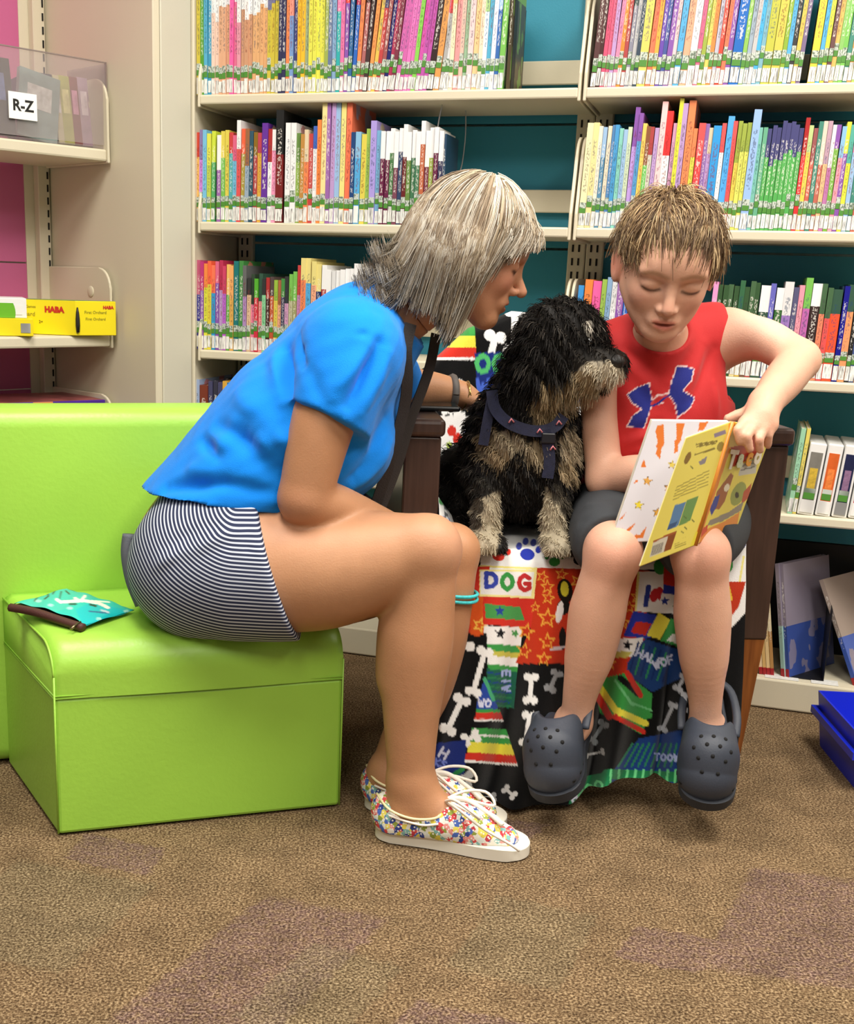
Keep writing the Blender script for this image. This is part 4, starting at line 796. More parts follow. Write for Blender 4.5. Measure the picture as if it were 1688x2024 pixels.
# ------------------------------------------------------------------ zipped pouch on the green seat
def pouch():
    z = SEAT + .004; A, B, Cc, D_ = flr(25, 1196, z + .016), flr(168, 1236, z + .006), flr(266, 1206, z + .006), flr(132, 1164, z + .02)
    nu, nv = 60, 60; U, Vv = np.meshgrid(np.linspace(0, 1, nu), np.linspace(0, 1, nv), indexing='ij'); U, Vv = U.ravel(), Vv.ravel()
    base = A * ((1 - U) * (1 - Vv))[:, None] + B * (U * (1 - Vv))[:, None] + Cc * (U * Vv)[:, None] + D_ * ((1 - U) * Vv)[:, None]
    bul = .011 * np.clip(4 * U * (1 - U) * np.minimum(1, Vv * 0 + 4 * (Vv + .2) * (1.0 - Vv)), 0, 1) ** .5 + .0015 * np.sin(U * 17 + Vv * 9)
    top = base + np.stack([0 * U, 0 * U, bul], 1); bot = base - np.stack([0 * U, 0 * U, bul * .35], 1); bot[:, 2] = np.maximum(bot[:, 2], SEAT + .0055)
    K = Canvas(0, 1140, 300, 1280, 4, '2cc0b2')
    K.poly([(150, 1205), (180, 1190), (270, 1210), (168, 1245)], '14b8bc'); K.poly([(30, 1195), (130, 1160), (190, 1180), (110, 1210)], '44bfae')
    for a in (((68, 1188), (74, 1180), (92, 1174)), ((88, 1184), (96, 1178), (92, 1172)), ((118, 1182), (121, 1170)), ((104, 1174), (108, 1168)), ((130, 1168), (137, 1174))): K.line(a, 3, '3a4a3c')
    K.line([(112, 1185), (120, 1190), (165, 1187), (195, 1192), (214, 1201)], 6, 'f2f0dc'); K.line([(165, 1187), (190, 1188), (216, 1190)], 3, 'e8f0e0'); K.line([(148, 1182), (158, 1188)], 5, 'f2f0dc'); K.line([(168, 1178), (160, 1187)], 5, 'f2f0dc')
    K.line([(138, 1194), (150, 1194)], 4, '1d5a50'); K.line([(178, 1195), (190, 1198)], 4, '22403c'); K.line([(176, 1208), (214, 1212)], 3, '2a6a90'); K.line([(200, 1206), (214, 1210)], 4, 'b8ccd8')
    for x, y in ((76, 1188), (100, 1196), (138, 1202), (196, 1223), (250, 1208)): K.ell(x, y, 6, 3, '9fe0d2')
    px, py = project(top); ct = K.sample(px, py); n = nu * nv
    f = grid_faces(nu, nv); t = empty('zip_pouch', (0, 0, 0), 0, 'turquoise zipped pouch lying on the green seat', 'pouch'); t.location = (A + Cc) / 2; t.location.z = SEAT + .005
    sh = np.array(t.location)
    mesh('case', np.concatenate([top, bot]) - sh, np.concatenate([f, f[:, ::-1] + n]), mat('pouch_cloth', 'fff', .45, attr='Col', bump=.1, bscale=300), t, True, np.concatenate([ct, ct * .5]))
    zp = spline([A, A * .66 + B * .34 + [0, 0, .004], A * .33 + B * .67 + [0, 0, .002], B], 24) - sh
    tube('zip_tape', zp - [.002, .005, .003], .0085, mat('zip_brown', '4a2620', .6, bump=.2, bscale=500), t, 8, flat=((0, 0, 1), .9))
    e = B - sh + [-.015, -.012, .0]; tube('zip_pull', [e + [.008, .012, .006], e + [0, 0, .002], e + [-.004, -.008, -.001]], [.0018, .002, .0028], mat('pull_metal', '8a7a60', .3, metal=.9), t, 8)
pouch()
# ------------------------------------------------------------------ blue bin at the right edge
bb = at(1690, 1500, 2.12); bn = empty('storage_bin', (bb[0], 2.12, 0), R_(-4), 'blue plastic storage bin cut off by the right edge', 'bin')
blu = mat('blue_plastic', '1c2fd0', .35); bm = bmesh.new()
o4 = [(.012, .0), (.30, 0), (.30, .25), (.012, .25)]; 
def tub(bm, lo, hi, z0, z1, t):
    def ring(x0, y0, x1, y1, z): return [bm.verts.new(p) for p in ((x0, y0, z), (x1, y0, z), (x1, y1, z), (x0, y1, z))]
    A = ring(lo + .015, .01, hi - .015, .24, z0); B = ring(lo, 0, hi, .25, z1); Ci = ring(lo + t, t, hi - t, .25 - t, z1); Di = ring(lo + .015 + t, .01 + t, hi - .015 - t, .24 - t, z0 + t)
    for P, Q in ((A, B), (B, Ci), (Ci, Di)):
        for i in range(4): bm.faces.new((P[i], P[(i + 1) % 4], Q[(i + 1) % 4], Q[i]))
    bm.faces.new(A); bm.faces.new(Di)
tub(bm, 0, .3, .0, .12, .004); bm_mesh('tub', bm, blu, bn)
bm = bmesh.new()
for a in ((-.008, -.008, .308, 0), (-.008, .25, .308, .258), (-.008, 0, 0, .25), (.3, 0, .308, .25)): add_box(bm, (a[0], a[1], .07), (a[2], a[3], .085))
bm_mesh('rim', bm, blu, bn)
# ------------------------------------------------------------------ phone on the armrest
ph = empty('mobile_phone', tuple(at(858, 796, 2.24)), R_(2), 'dark mobile phone lying on the left armrest', 'phone'); ph.location.z = .7012
box('case_body', (-.045, -.045, 0), (.045, .045, .009), mat('phone_case', '101418', .25), ph, .003, 2); box('screen', (-.041, -.041, .009), (.041, .041, .0096), mat('phone_glass', '0a1a1c', .08), ph)
# ------------------------------------------------------------------ implicit modelling: smooth unions on a grid, meshed with surface nets
class Field:
    def __init__(s, lo, hi, h):
        s.lo = np.array(lo, np.float32); s.h = h; s.n = np.ceil((np.array(hi) - s.lo) / h).astype(int) + 1
        s.D = np.full(s.n, .2, np.float32)
    def sub(s, lo, hi):
        a = np.clip(np.floor((np.array(lo) - s.lo) / s.h).astype(int), 0, s.n); b = np.clip(np.ceil((np.array(hi) - s.lo) / s.h).astype(int) + 1, 0, s.n)
        if (b <= a).any(): return None, None
        sl = tuple(slice(int(i), int(j)) for i, j in zip(a, b))
        g = [(np.arange(a[i], b[i], dtype=np.float32) * s.h + s.lo[i]).reshape([-1 if j == i else 1 for j in range(3)]) for i in range(3)]
        return sl, g
    def put(s, sl, d, k, op):
        A = s.D[sl]
        if op == 'add':
            h = np.clip(k - np.abs(A - d), 0, None) / k; s.D[sl] = np.minimum(A, d) - h * h * k / 4
        else:
            h = np.clip(k - np.abs(A + d), 0, None) / k; s.D[sl] = np.maximum(A, -d) + h * h * k / 4
    def cone(s, a, b, ra, rb, k=.02, op='add', sq=None): s.chain([a, b], [ra, rb], k, op, sq)
    def chain(s, P, rad, k=.02, op='add', sq=None):
        P = [np.array(p, np.float32) for p in P]; r = max(rad) * (max(1, sq[1]) if sq else 1) + k + 2 * s.h
        sl, g = s.sub(np.min(P, 0) - r, np.max(P, 0) + r)
        if sl is None: return
        T = np.full([q.stop - q.start for q in sl], .2, np.float32); st = [q.start for q in sl]
        for a, b, ra, rb in zip(P[:-1], P[1:], rad[:-1], rad[1:]):
            rr = max(ra, rb) * (max(1, sq[1]) if sq else 1) + k + 2 * s.h; s2, g = s.sub(np.minimum(a, b) - rr, np.maximum(a, b) + rr)
            if s2 is None: continue
            s2 = tuple(slice(q.start - o, q.stop - o) for q, o in zip(s2, st))
            p = [g[i] - a[i] for i in range(3)]; ba = b - a
            if sq:
                w = np.array(sq[0], np.float32); w /= np.linalg.norm(w); f = 1 / sq[1] - 1
                q = p[0] * w[0] + p[1] * w[1] + p[2] * w[2]; p = [p[i] + f * q * w[i] for i in range(3)]; ba = ba + f * (ba @ w) * w
            t = np.clip((p[0] * ba[0] + p[1] * ba[1] + p[2] * ba[2]) / (ba @ ba + 1e-12), 0, 1)
            e = np.sqrt((p[0] - t * ba[0]) ** 2 + (p[1] - t * ba[1]) ** 2 + (p[2] - t * ba[2]) ** 2) - (ra + (rb - ra) * t)
            T[s2] = np.minimum(T[s2], e)
        s.put(sl, T, k, op)
    def tubeb(s, P, rad, n=36, **kw):            # chain resampled along a smooth curve
        q = spline(np.column_stack([np.array(P), rad]), n); s.chain(list(q[:, :3]), list(q[:, 3]), **kw)
    def ell(s, c, r, rot=None, k=.02, op='add'):
        c = np.array(c, np.float32); r = np.array(np.broadcast_to(r, 3), np.float32); R = max(r) + k + 2 * s.h; sl, g = s.sub(c - R, c + R)
        if sl is None: return
        p = [g[i] - c[i] for i in range(3)]
        if rot is not None: p = [p[0] * rot[0][j] + p[1] * rot[1][j] + p[2] * rot[2][j] for j in range(3)]
        k0 = np.sqrt(sum((p[i] / r[i]) ** 2 for i in range(3))); k1 = np.sqrt(sum((p[i] / r[i] ** 2) ** 2 for i in range(3))) + 1e-9
        s.put(sl, k0 * (k0 - 1) / k1, k, op)
    def plane(s, o, n, k=.004):              # cut away everything on the side n points to
        g = [(np.arange(s.n[i], dtype=np.float32) * s.h + s.lo[i]).reshape([-1 if j == i else 1 for j in range(3)]) for i in range(3)]
        n = np.array(n, float); n /= np.linalg.norm(n); d = sum((g[i] - o[i]) * n[i] for i in range(3)); s.put((slice(None),) * 3, -d, k, 'cut')
    def at_points(s, P):
        q = np.clip((P - s.lo) / s.h, 0, np.array(s.n) - 1.001); i = q.astype(int); u = q - i; r = 0
        for c in range(8):
            o = [(c >> k) & 1 for k in range(3)]; wgt = np.prod([u[:, k] if o[k] else 1 - u[:, k] for k in range(3)], axis=0); r = r + wgt * s.D[i[:, 0] + o[0], i[:, 1] + o[1], i[:, 2] + o[2]]
        return r
    def mesh(s):
        D = s.D; S = D < 0; n = D.shape
        c = sum(S[i:n[0] - 1 + i, j:n[1] - 1 + j, k:n[2] - 1 + k].astype(np.int8) for i in (0, 1) for j in (0, 1) for k in (0, 1))
        M = (c > 0) & (c < 8); I = np.argwhere(M); idx = np.full(M.shape, -1, np.int32); idx[M] = np.arange(len(I))
        acc = np.zeros((len(I), 3)); cnt = np.zeros(len(I))
        for ax in range(3):
            o1, o2 = [a for a in range(3) if a != ax]
            for i in (0, 1):
                for j in (0, 1):
                    a = I.copy(); a[:, o1] += i; a[:, o2] += j; b = a.copy(); b[:, ax] += 1
                    da, db = D[tuple(a.T)], D[tuple(b.T)]; m = (da < 0) != (db < 0)
                    t = np.where(m, da / np.where(m, da - db, 1), 0); p = a - I + 0.0; p[:, ax] += t
                    acc[m] += p[m]; cnt[m] += 1
        V = (I + acc / cnt[:, None]) * s.h + s.lo; Q = []
        for ax in range(3):
            o1, o2 = [a for a in range(3) if a != ax]; e = [slice(None)] * 3; f = [slice(None)] * 3; e[ax] = slice(0, -1); f[ax] = slice(1, None)
            A, B = S[tuple(e)], S[tuple(f)]; X = A != B; X = X.copy()
            for o in (o1, o2):
                w_ = [slice(None)] * 3; w_[o] = slice(0, 1); X[tuple(w_)] = False; w_[o] = slice(-1, None); X[tuple(w_)] = False
            E = np.argwhere(X); ins = A[X]
            def cell(i, j): q = E.copy(); q[:, o1] -= i; q[:, o2] -= j; return idx[tuple(q.T)]
            q = np.stack([cell(1, 1), cell(0, 1), cell(0, 0), cell(1, 0)], 1)
            flip = ins if ax != 1 else ~ins
            q[~flip] = q[~flip][:, ::-1]; Q.append(q)
        return V, np.concatenate(Q)
def relax(V, Q, it=2, lam=.5):
    n = len(V); E = np.concatenate([Q[:, [i, (i + 1) % Q.shape[1]]] for i in range(Q.shape[1])]); E = np.concatenate([E, E[:, ::-1]])
    cnt = np.bincount(E[:, 0], minlength=n)[:, None]
    for _ in range(it):
        s = np.stack([np.bincount(E[:, 0], V[E[:, 1], k], minlength=n) for k in range(3)], 1); V = V + lam * (s / np.maximum(cnt, 1) - V)
    return V
def normals(V, Q):
    a, b, c, d = (V[Q[:, i]] for i in range(4)); fn = np.cross(c - a, d - b); N = np.zeros_like(V)
    for i in range(4):
        for k in range(3): N[:, k] += np.bincount(Q[:, i], fn[:, k], minlength=len(V))
    return N / (np.linalg.norm(N, axis=1)[:, None] + 1e-12)
def seg_dist(V, a, b):
    a, b = np.asarray(a, float), np.asarray(b, float); ba = b - a; t = np.clip((V - a) @ ba / (ba @ ba), 0, 1); return np.linalg.norm(V - a - t[:, None] * ba, axis=1), t
def ray_hit(Fd, px, py, y0=1.7, y1=2.5, lift=0.0):
    v = ray(px, py); Y = np.linspace(y0, y1, 500); p = np.array([0, 0, CAM_H]) + v[None] * (Y / v[1])[:, None]; D = Fd.at_points(p); ok = D < lift
    return p[np.argmax(ok)] if ok.any() else p[250]
def folds(V, N, L):                           # cloth folds: (a, b, height, width) ridges (+) and grooves (-)
    d = np.zeros(len(V))
    for a, b, h, w_ in L:
        r, t = seg_dist(V, a, b); d += h * np.exp(-(r / w_) ** 2) * (.35 + .65 * np.sin(np.pi * np.clip(t, .02, .98)))
    return V + N * d[:, None]
def vnoise(P, f, seed=0):                     # cheap smooth noise from sines
    r = np.random.default_rng(seed); o = 0
    for i in range(6): o = o + np.sin(P @ (r.normal(size=3) * f) + r.uniform(0, 6.28))
    return o / 6
def paint(col, V, spots):                     # (centre, radii or radius, colour, strength)
    for c, r, cc, s in spots:
        w_ = np.exp(-(((V - np.asarray(c)) / np.asarray(r)) ** 2).sum(1))[:, None] * s; col = col * (1 - w_) + np.array(lin(cc)) * w_
    return col
def strands(name, P, rad, col, m, parent, sides=3):
    """P: (n, k, 3) centre lines; rad: (n, k); col: (n, 3) or (n, k, 3) -> one mesh of fine tapered tubes"""
    n, k, _ = P.shape; T = np.gradient(P, axis=1); T /= np.linalg.norm(T, axis=2)[..., None] + 1e-9
    up = rng.normal(size=(n, 1, 3)); A = np.cross(T, up); A /= np.linalg.norm(A, axis=2)[..., None] + 1e-9; B = np.cross(A, T)
    th = np.arange(sides) * 2 * np.pi / sides
    V = P[:, :, None] + rad[:, :, None, None] * (np.cos(th)[None, None, :, None] * A[:, :, None] + np.sin(th)[None, None, :, None] * B[:, :, None])
    V = V.reshape(-1, 3); base = np.arange(n)[:, None, None] * k * sides + np.arange(k - 1)[None, :, None] * sides + np.arange(sides)[None, None, :]
    nx = np.arange(n)[:, None, None] * k * sides + np.arange(k - 1)[None, :, None] * sides + ((np.arange(sides) + 1) % sides)[None, None, :]
    Q = np.stack([base, nx, nx + sides, base + sides], -1).reshape(-1, 4)
    c = np.asarray(col); c = np.broadcast_to(c[:, None, :] if c.ndim == 2 else c, (n, k, 3)); c = np.repeat(c[:, :, None], sides, 2).reshape(-1, 3)
    return tag(mesh(name, V, Q, m, parent, True, c), kind='stuff')
def basis(fwd, up=(0, 0, 1), roll=0):
    f = np.array(fwd, float); f /= np.linalg.norm(f); l = np.cross(up, f); l /= np.linalg.norm(l); u = np.cross(f, l)
    c, s_ = math.cos(roll), math.sin(roll); l, u = l * c + u * s_, u * c - l * s_
    return np.stack([f, l, u], 1)            # columns: forward, left, up
def head(Fd, o, B, s, child=False, mouth=.0, neck=None):
    """head of height s at o with axes B: skull, face, jaw, brow, nose, lips, eyes and ears"""
    g = lambda x, y, z: o + B @ (np.array([x, y, z]) * s)
    K = .10 * s
    Fd.ell(g(-.05, 0, .13), np.array([.43, .345, .365]) * s, B, K)
    Fd.ell(g(.09, 0, -.10), np.array([.285, .262 if not child else .275, .345]) * s, B, K)
    ch = .0 if not child else .03
    for e in (-1, 1):
        Fd.cone(g(.0, e * .215, -.16), g(.24, e * .06, -.40 + ch), .085 * s, .075 * s, K)
        Fd.ell(g(.215, e * .155, -.10), np.array([.10, .085, .09]) * s, B, .09 * s)
    Fd.ell(g(.275, 0, -.405 + ch), np.array([.075, .085, .07]) * s, B, .07 * s)
    Fd.ell(g(.30, 0, .12), np.array([.09, .20, .12]) * s, B, .1 * s)
    for e in (-1, 1):
        Fd.ell(g(.405, e * .135, .01), np.array([.075, .085, .05]) * s, B, .07 * s, 'cut')
        Fd.cone(g(.352, e * .06, .075), g(.315, e * .21, .085), .022 * s, .018 * s, .05 * s)
        Fd.ell(g(.292, e * .138, .0), np.array([.07, .075, .066]) * s, B, .018 * s)
    nl = .0 if not child else -.03
    Fd.chain([g(.345, 0, .05), g(.395, 0, -.06), g(.452 + nl, 0, -.145)], [.03 * s, .032 * s, .044 * s], .04 * s)
    for e in (-1, 1): Fd.ell(g(.388 + nl * .5, e * .048, -.165), np.array([.042, .032, .03]) * s, B, .02 * s); Fd.ell(g(.412 + nl, e * .024, -.192), np.array([.02, .012, .012]) * s, B, .01 * s, 'cut')
    Fd.ell(g(.325, 0, -.265), np.array([.06, .11, .07]) * s, B, .05 * s)
    Fd.chain([g(.335, -.085, -.270), g(.374, -.025, -.252), g(.370, 0, -.255), g(.374, .025, -.252), g(.335, .085, -.270)], np.array([.010, .018, .017, .018, .010]) * s, .024 * s)
    Fd.chain([g(.332, -.078, -.285), g(.362, 0, -.303 - mouth), g(.332, .078, -.285)], np.array([.010, .023, .010]) * s, .024 * s)
    Fd.ell(g(.385, 0, -.277 - mouth * .5), np.array([.045, .078, .006 + mouth * .55]) * s, B, .01 * s, 'cut')
    for e in (-1, 1):
        Rm = B @ np.array(Matrix.Rotation(e * -.35, 3, 'Z') @ Matrix.Rotation(-.15, 3, 'Y'))
        Fd.ell(g(-.055, e * .355, -.035), np.array([.075, .026, .135]) * s, Rm, .03 * s)
        Fd.ell(g(-.045, e * .385, -.02), np.array([.04, .02, .085]) * s, Rm, .02 * s, 'cut')
    return g
def face_paint(col, V, o, B, s, brow, lip, lash, closed=True, cheek=.3):
    L = (V - o) @ B / s; f = L[:, 0] > .15
    def spot(c, r, cc, st):
        nonlocal col
        w_ = (np.exp(-(((L - c) / r) ** 2).sum(1)) * st * f)[:, None]; col = col * (1 - w_) + np.array(lin(cc)) * w_
    for e in (-1, 1):
        spot((.25, e * .17, -.11), (.2, .09, .07), 'd88a78', cheek)
        for t in np.linspace(0, 1, 7): spot((.33, e * (.055 + .15 * t), .082 + .03 * math.sin(t * 2.4) - .018 * t), (.12, .022, .017), brow, .68)
        zl = -.028 if closed else -.012
        for t in np.linspace(-1, 1, 9): spot((.34, e * .138 + t * .058, zl - .014 * (1 - t * t) * (1 if closed else -1.2)), (.1, .013, .0105), lash, .85)
        spot((.33, e * .14, .035), (.1, .06, .012), 'a06a58', .35)
    for t in np.linspace(-1, 1, 9):
        spot((.37, t * .068, -.255 - .008 * t * t), (.08, .016, .016), lip, .55); spot((.37, t * .055, -.300 + .006 * t * t), (.08, .018, .02), lip, .55)
        spot((.37, t * .072, -.277), (.08, .014, .007), '5a2a24', .7)
    spot((.41, 0, -.19), (.08, .06, .012), '9a5a4a', .4); spot((.45, 0, -.13), (.05, .05, .04), 'd8907c', .3)
    return col
def hand(Fd, wrist, knuck, tips, rp=.014, rf=.0085, thumb=None, k=.007):
    """palm from the wrist to four knuckles, four jointed fingers and a thumb"""
    kn = np.array(knuck, float); wr = np.array(wrist, float); c = kn.mean(0)
    for q in kn: Fd.cone(wr * .75 + c * .25, q, rp * 1.15, rf * 1.25, .012)
    for q, ch in zip(kn, tips):
        P = [q] + [np.array(p, float) for p in ch]; Fd.chain(P, np.linspace(rf * 1.1, rf * .82, len(P)), k * .6)
    if thumb is not None:
        P = [np.array(p, float) for p in thumb]; Fd.cone(wr * .6 + c * .4, P[0], rp, rf * 1.4, .01); Fd.chain(P, np.linspace(rf * 1.35, rf * .95, len(P)), k * .6)
def skin_mat(name): 
    m = mat(name, 'fff', .5, attr='Col', bump=.12, bscale=350, vary=.05, vscale=30, spec=.4, sss=.12); return m
# ------------------------------------------------------------------ woman seated on the green seat, leaning towards the dog
def two_res(build, lo, hi, h, hlo, hhi, hh, po, pn):
    """one surface sampled coarsely below the plane (po, pn) and finely beyond it"""
    A = Field(lo, hi, h); build(A); A.plane(po, pn, .0005); B_ = Field(hlo, hhi, hh); build(B_); B_.plane(po, -np.array(pn, float), .0005)
    Va, Qa = A.mesh(); Vb, Qb = B_.mesh(); Va = relax(Va, Qa, 1, .4); Vb = relax(Vb, Qb, 1, .4)
    return np.concatenate([Va, Vb]), np.concatenate([Qa, Qb + len(Va)])
wm = empty('person', tuple(at(400, 1100, 2.05)), 0, 'seated woman in bright blue t-shirt and striped shorts, leaning towards the dog', 'person'); wm.location.z = 0
WOF = np.array(wm.location)
Wc = dict(hipN=at(404, 1118, 1.965), hipF=at(420, 1110, 2.15), knN=at(842, 1088, 1.885), knF=at(892, 1090, 2.025))
HW = at(930, 500, 2.06); HB = basis((.95, -.02, -.29)); HS = .228
neckA, neckB = at(752, 640, 2.075), HW + HB @ (np.array([-.10, 0, -.22]) * HS)
shN, shF = at(690, 690, 1.945), at(712, 668, 2.21)
elN = at(602, 985, 1.885); wrN = at(775, 1045, 1.985)
elF = at(800, 772, 2.30); wrF = at(905, 777, 2.32)
def foot_frame(px0, py0, px1, py1):
    a, b = flr(px0, py0), flr(px1, py1); x = (b - a) / np.linalg.norm(b - a); return a, x, np.array([-x[1], x[0], 0]), np.linalg.norm(b - a)
ftN = foot_frame(742, 1648, 1046, 1690); ftF = foot_frame(722, 1588, 1000, 1640)
def woman_body(Fd):
    # legs
    Fd.tubeb([Wc['hipN'], at(520, 1122, 1.945), at(640, 1124, 1.925), at(750, 1106, 1.905), at(806, 1092, 1.892), Wc['knN']], [.116, .110, .102, .080, .064, .056], k=.01)
    Fd.ell(at(850, 1080, 1.872), (.04, .04, .046), None, .03)
    Fd.tubeb([Wc['knN'], at(834, 1185, 1.885), at(824, 1275, 1.885), at(815, 1370, 1.882), at(812, 1460, 1.878), at(812, 1530, 1.876), at(815, 1575, 1.875)], [.053, .055, .060, .052, .044, .040, .040], k=.012)
    Fd.cone(at(800, 1250, 1.895), at(788, 1330, 1.895), .040, .034, .03)
    Fd.tubeb([Wc['hipF'], at(640, 1130, 2.09), at(800, 1108, 2.05), Wc['knF']], [.118, .102, .076, .050], k=.01)
    Fd.tubeb([Wc['knF'], at(880, 1190, 2.015), at(862, 1275, 2.01), at(838, 1370, 2.005), at(795, 1460, 2.0), at(768, 1530, 1.995), at(766, 1560, 1.995)], [.048, .048, .052, .046, .038, .034, .034], k=.01)
    for (a, x, y, L), ank in ((ftN, at(812, 1545, 1.876)), (ftF, at(768, 1530, 1.995))):
        g = lambda u, v, z: a + x * u + y * v + np.array([0, 0, z])
        hz = a + x * .05; Fd.cone(ank, g(.055, 0, .05), .037, .033, .015); Fd.chain([g(.055, 0, .05), g(.12, 0, .048), g(.2, 0, .03)], [.033, .032, .022], .02); Fd.cone(ank, g(.11, 0, .052), .034, .028, .02)
    # trunk: wide across the shoulders, less deep
    Fd.tubeb([at(405, 1085, 2.06), at(470, 975, 2.065), at(590, 830, 2.07), at(676, 706, 2.075)], [.122, .108, .112, .085], k=.04, sq=((0, 1, 0), 1.35))
    Fd.cone(shN, shF, .06, .06, .05)
    Fd.cone(neckA, neckB, .062, .052, .04)
    # arms
    Fd.tubeb([shN, at(640, 830, 1.90), elN], [.06, .052, .043], k=.012)
    Fd.tubeb([elN, elN * .6 + wrN * .4, wrN], [.043, .040, .027], k=.008)
    hand(Fd, wrN, [wrN + np.array([.05, .02 + i * .016 - .02, -.004]) for i in range(4)], [[wrN + np.array([.085, .02 + i * .018 - .02, -.012]), wrN + np.array([.10, .02 + i * .018 - .02, -.03])] for i in range(4)], .017, .009, [wrN + np.array([.04, -.03, -.005]), wrN + np.array([.07, -.036, -.016])])
    Fd.tubeb([shF, at(760, 740, 2.27), elF], [.058, .05, .042], k=.03)
    Fd.tubeb([elF, at(850, 772, 2.31), wrF], [.041, .037, .026], k=.02)
    hF = at(948, 806, 2.31)
    hand(Fd, wrF, [hF + np.array([.004 * i, -.024 + i * .016, .006]) for i in range(4)], [[hF + np.array([.03, -.024 + i * .018, -.006]), hF + np.array([.05, -.022 + i * .018, -.022])] for i in range(4)], .017, .0085, [wrF + np.array([.03, -.03, -.012]), wrF + np.array([.055, -.04, -.024])])
    return head(Fd, HW, HB, HS, mouth=.004)
V, Q = two_res(woman_body, (-.48, 1.70, .0), (.50, 2.52, 1.14), .005, tuple(HW - .17), tuple(HW + .17), .0022, neckA * .55 + neckB * .45, neckB - neckA)
tan = np.array(lin('b5835f')); col = np.tile(tan, (len(V), 1))
col *= (1 + .05 * vnoise(V, 30, 3))[:, None]
col = paint(col, V, [(at(700, 1120, 1.83), (.2, .1, .08), 'c49470', .5), (at(820, 1300, 1.83), (.06, .1, .14), 'bd8a66', .5), (elN + np.array([-.02, -.04, -.02]), .045, 'b77c60', .5), (Wc['knN'] + np.array([.04, -.02, .02]), .05, 'd4a085', .5), (HW + HB @ (np.array([.2, -.15, -.1]) * HS), .06, 'cd9078', .5), (neckB, .06, 'bd8568', .5)])
col = face_paint(col, V, HW, HB, HS, '8d7a66', 'b5685a', '2c201a', closed=True, cheek=.4)
SKINW = skin_mat('woman_skin')
mesh('body', V - WOF, Q, SKINW, wm, True, col)
# t-shirt
hemO = at(420, 1002, 2.06); hemN = at(400, 1090, 2.06) - at(470, 965, 2.06)
def shirt_w(Fd):
    Fd.chain([at(408, 1060, 2.06), at(470, 975, 2.065), at(585, 835, 2.07), at(676, 712, 2.075)], [.146, .134, .132, .104], .05, sq=((0, 1, 0), 1.32))
    Fd.cone(at(560, 940, 2.05), at(660, 860, 2.05), .105, .11, .06, sq=((0, 1, 0), 1.2))
    Fd.cone(shN + np.array([.01, 0, -.01]), shF, .078, .074, .06); Fd.cone(neckA + np.array([-.01, 0, -.005]), neckA * .6 + neckB * .4, .076, .068, .05)
S = Field((-.48, 1.72, .38), (.32, 2.46, 1.0), .0045); shirt_w(S)
sl, g = S.sub(S.lo, S.lo + np.array(S.n) * S.h)
# hem, sleeve ends and neckline are cut cleanly
zh = at(420, 1002, 1.95)[2]
zz = np.broadcast_to(g[2] + 0 * g[0] + 0 * g[1], S.n); xx = np.broadcast_to(g[0] + 0 * g[1] + 0 * g[2], S.n)
hem_z = zh - .004 + np.clip((xx - (-.1)) * -.12, -.03, .02) - .035 * np.exp(-((xx - .13) / .1) ** 2)
S.put((slice(None),) * 3, (zz - hem_z).astype(np.float32) * .9, .004, 'cut') if False else None
S.D = np.maximum(S.D, (hem_z - zz).astype(np.float32) * .9)
def local_cut(F_, o, n, r):                   # cut only within r of o
    n = np.array(n, float); n /= np.linalg.norm(n); sl, g = F_.sub(o - r, o + r)
    d = sum((g[i] - o[i]) * n[i] for i in range(3)); rr = np.sqrt(sum((g[i] - o[i]) ** 2 for i in range(3)))
    F_.D[sl] = np.where(rr < r, np.maximum(F_.D[sl], d), F_.D[sl])
for pts, rr, o_, n_ in (([shN, at(672, 760, 1.915), at(640, 870, 1.9)], [.080, .074, .071], at(655, 836, 1.905), (at(632, 900, 1.89) - at(668, 770, 1.92)) + np.array([-.02, 0, 0])), ([shF, at(760, 740, 2.265), at(785, 790, 2.30)], [.072, .066, .062], at(775, 775, 2.29), at(800, 800, 2.31) - at(750, 730, 2.26))):
    S2 = Field(S.lo, S.lo + (np.array(S.n) - 1) * S.h, S.h); S2.D = S2.D[:S.n[0], :S.n[1], :S.n[2]]; S2.n = S.n; S2.tubeb(pts, rr, k=.01); S2.plane(o_, n_, .003); S.put((slice(None),) * 3, S2.D, .022, 'add')
local_cut(S, neckA * .70 + neckB * .30, (neckB - neckA), .12)
V, Q = S.mesh(); V = relax(V, Q, 2, .5); N = normals(V, Q)
T = lambda x, y, Y=0: ray_hit(S, x, y)
FO = [(T(565, 690), T(585, 800), -.012, .012), (T(545, 700), T(560, 790), .006, .014), (T(500, 860), T(540, 900), .008, .014), (T(430, 840), T(500, 880), -.007, .012), (T(470, 850), T(580, 960), -.01, .02), (T(540, 860), T(580, 880), .008, .015), (T(380, 930), T(560, 970), .006, .014), (T(330, 965), T(440, 955), -.01, .012), (T(440, 955), T(560, 975), -.008, .012), (T(320, 985), T(540, 990), .007, .012), (T(400, 870), T(430, 900), -.008, .010),
      (T(690, 800), T(750, 680), -.010, .010), (T(715, 815), T(765, 700), .006, .012), (T(660, 780), T(730, 690), .006, .012), (T(700, 940), T(760, 830, 2.0), -.007, .012), (T(700, 960, 2.0), T(770, 880, 2.0), .006, .012), (T(610, 720), T(640, 800), -.003, .012), (T(595, 690), T(720, 660), -.005, .006), (T(470, 780), T(540, 840), .006, .02), (T(420, 900), T(480, 820), .005, .018), (T(590, 660), T(600, 720), -.008, .008)]
V = folds(V, N, [(a, b, h * 1.8, w_ * 1.1) for a, b, h, w_ in FO]); V = V + N * (.0016 * vnoise(V, 55, 5) + .0012 * vnoise(V, 110, 6))[:, None]
blue = mat('blue_cotton', '0a84ea', .85, bump=.25, bscale=700, vary=.05, vscale=14, spec=.2, sheen=.1)
sh = mesh('t_shirt', V - WOF, Q, blue, wm, True)
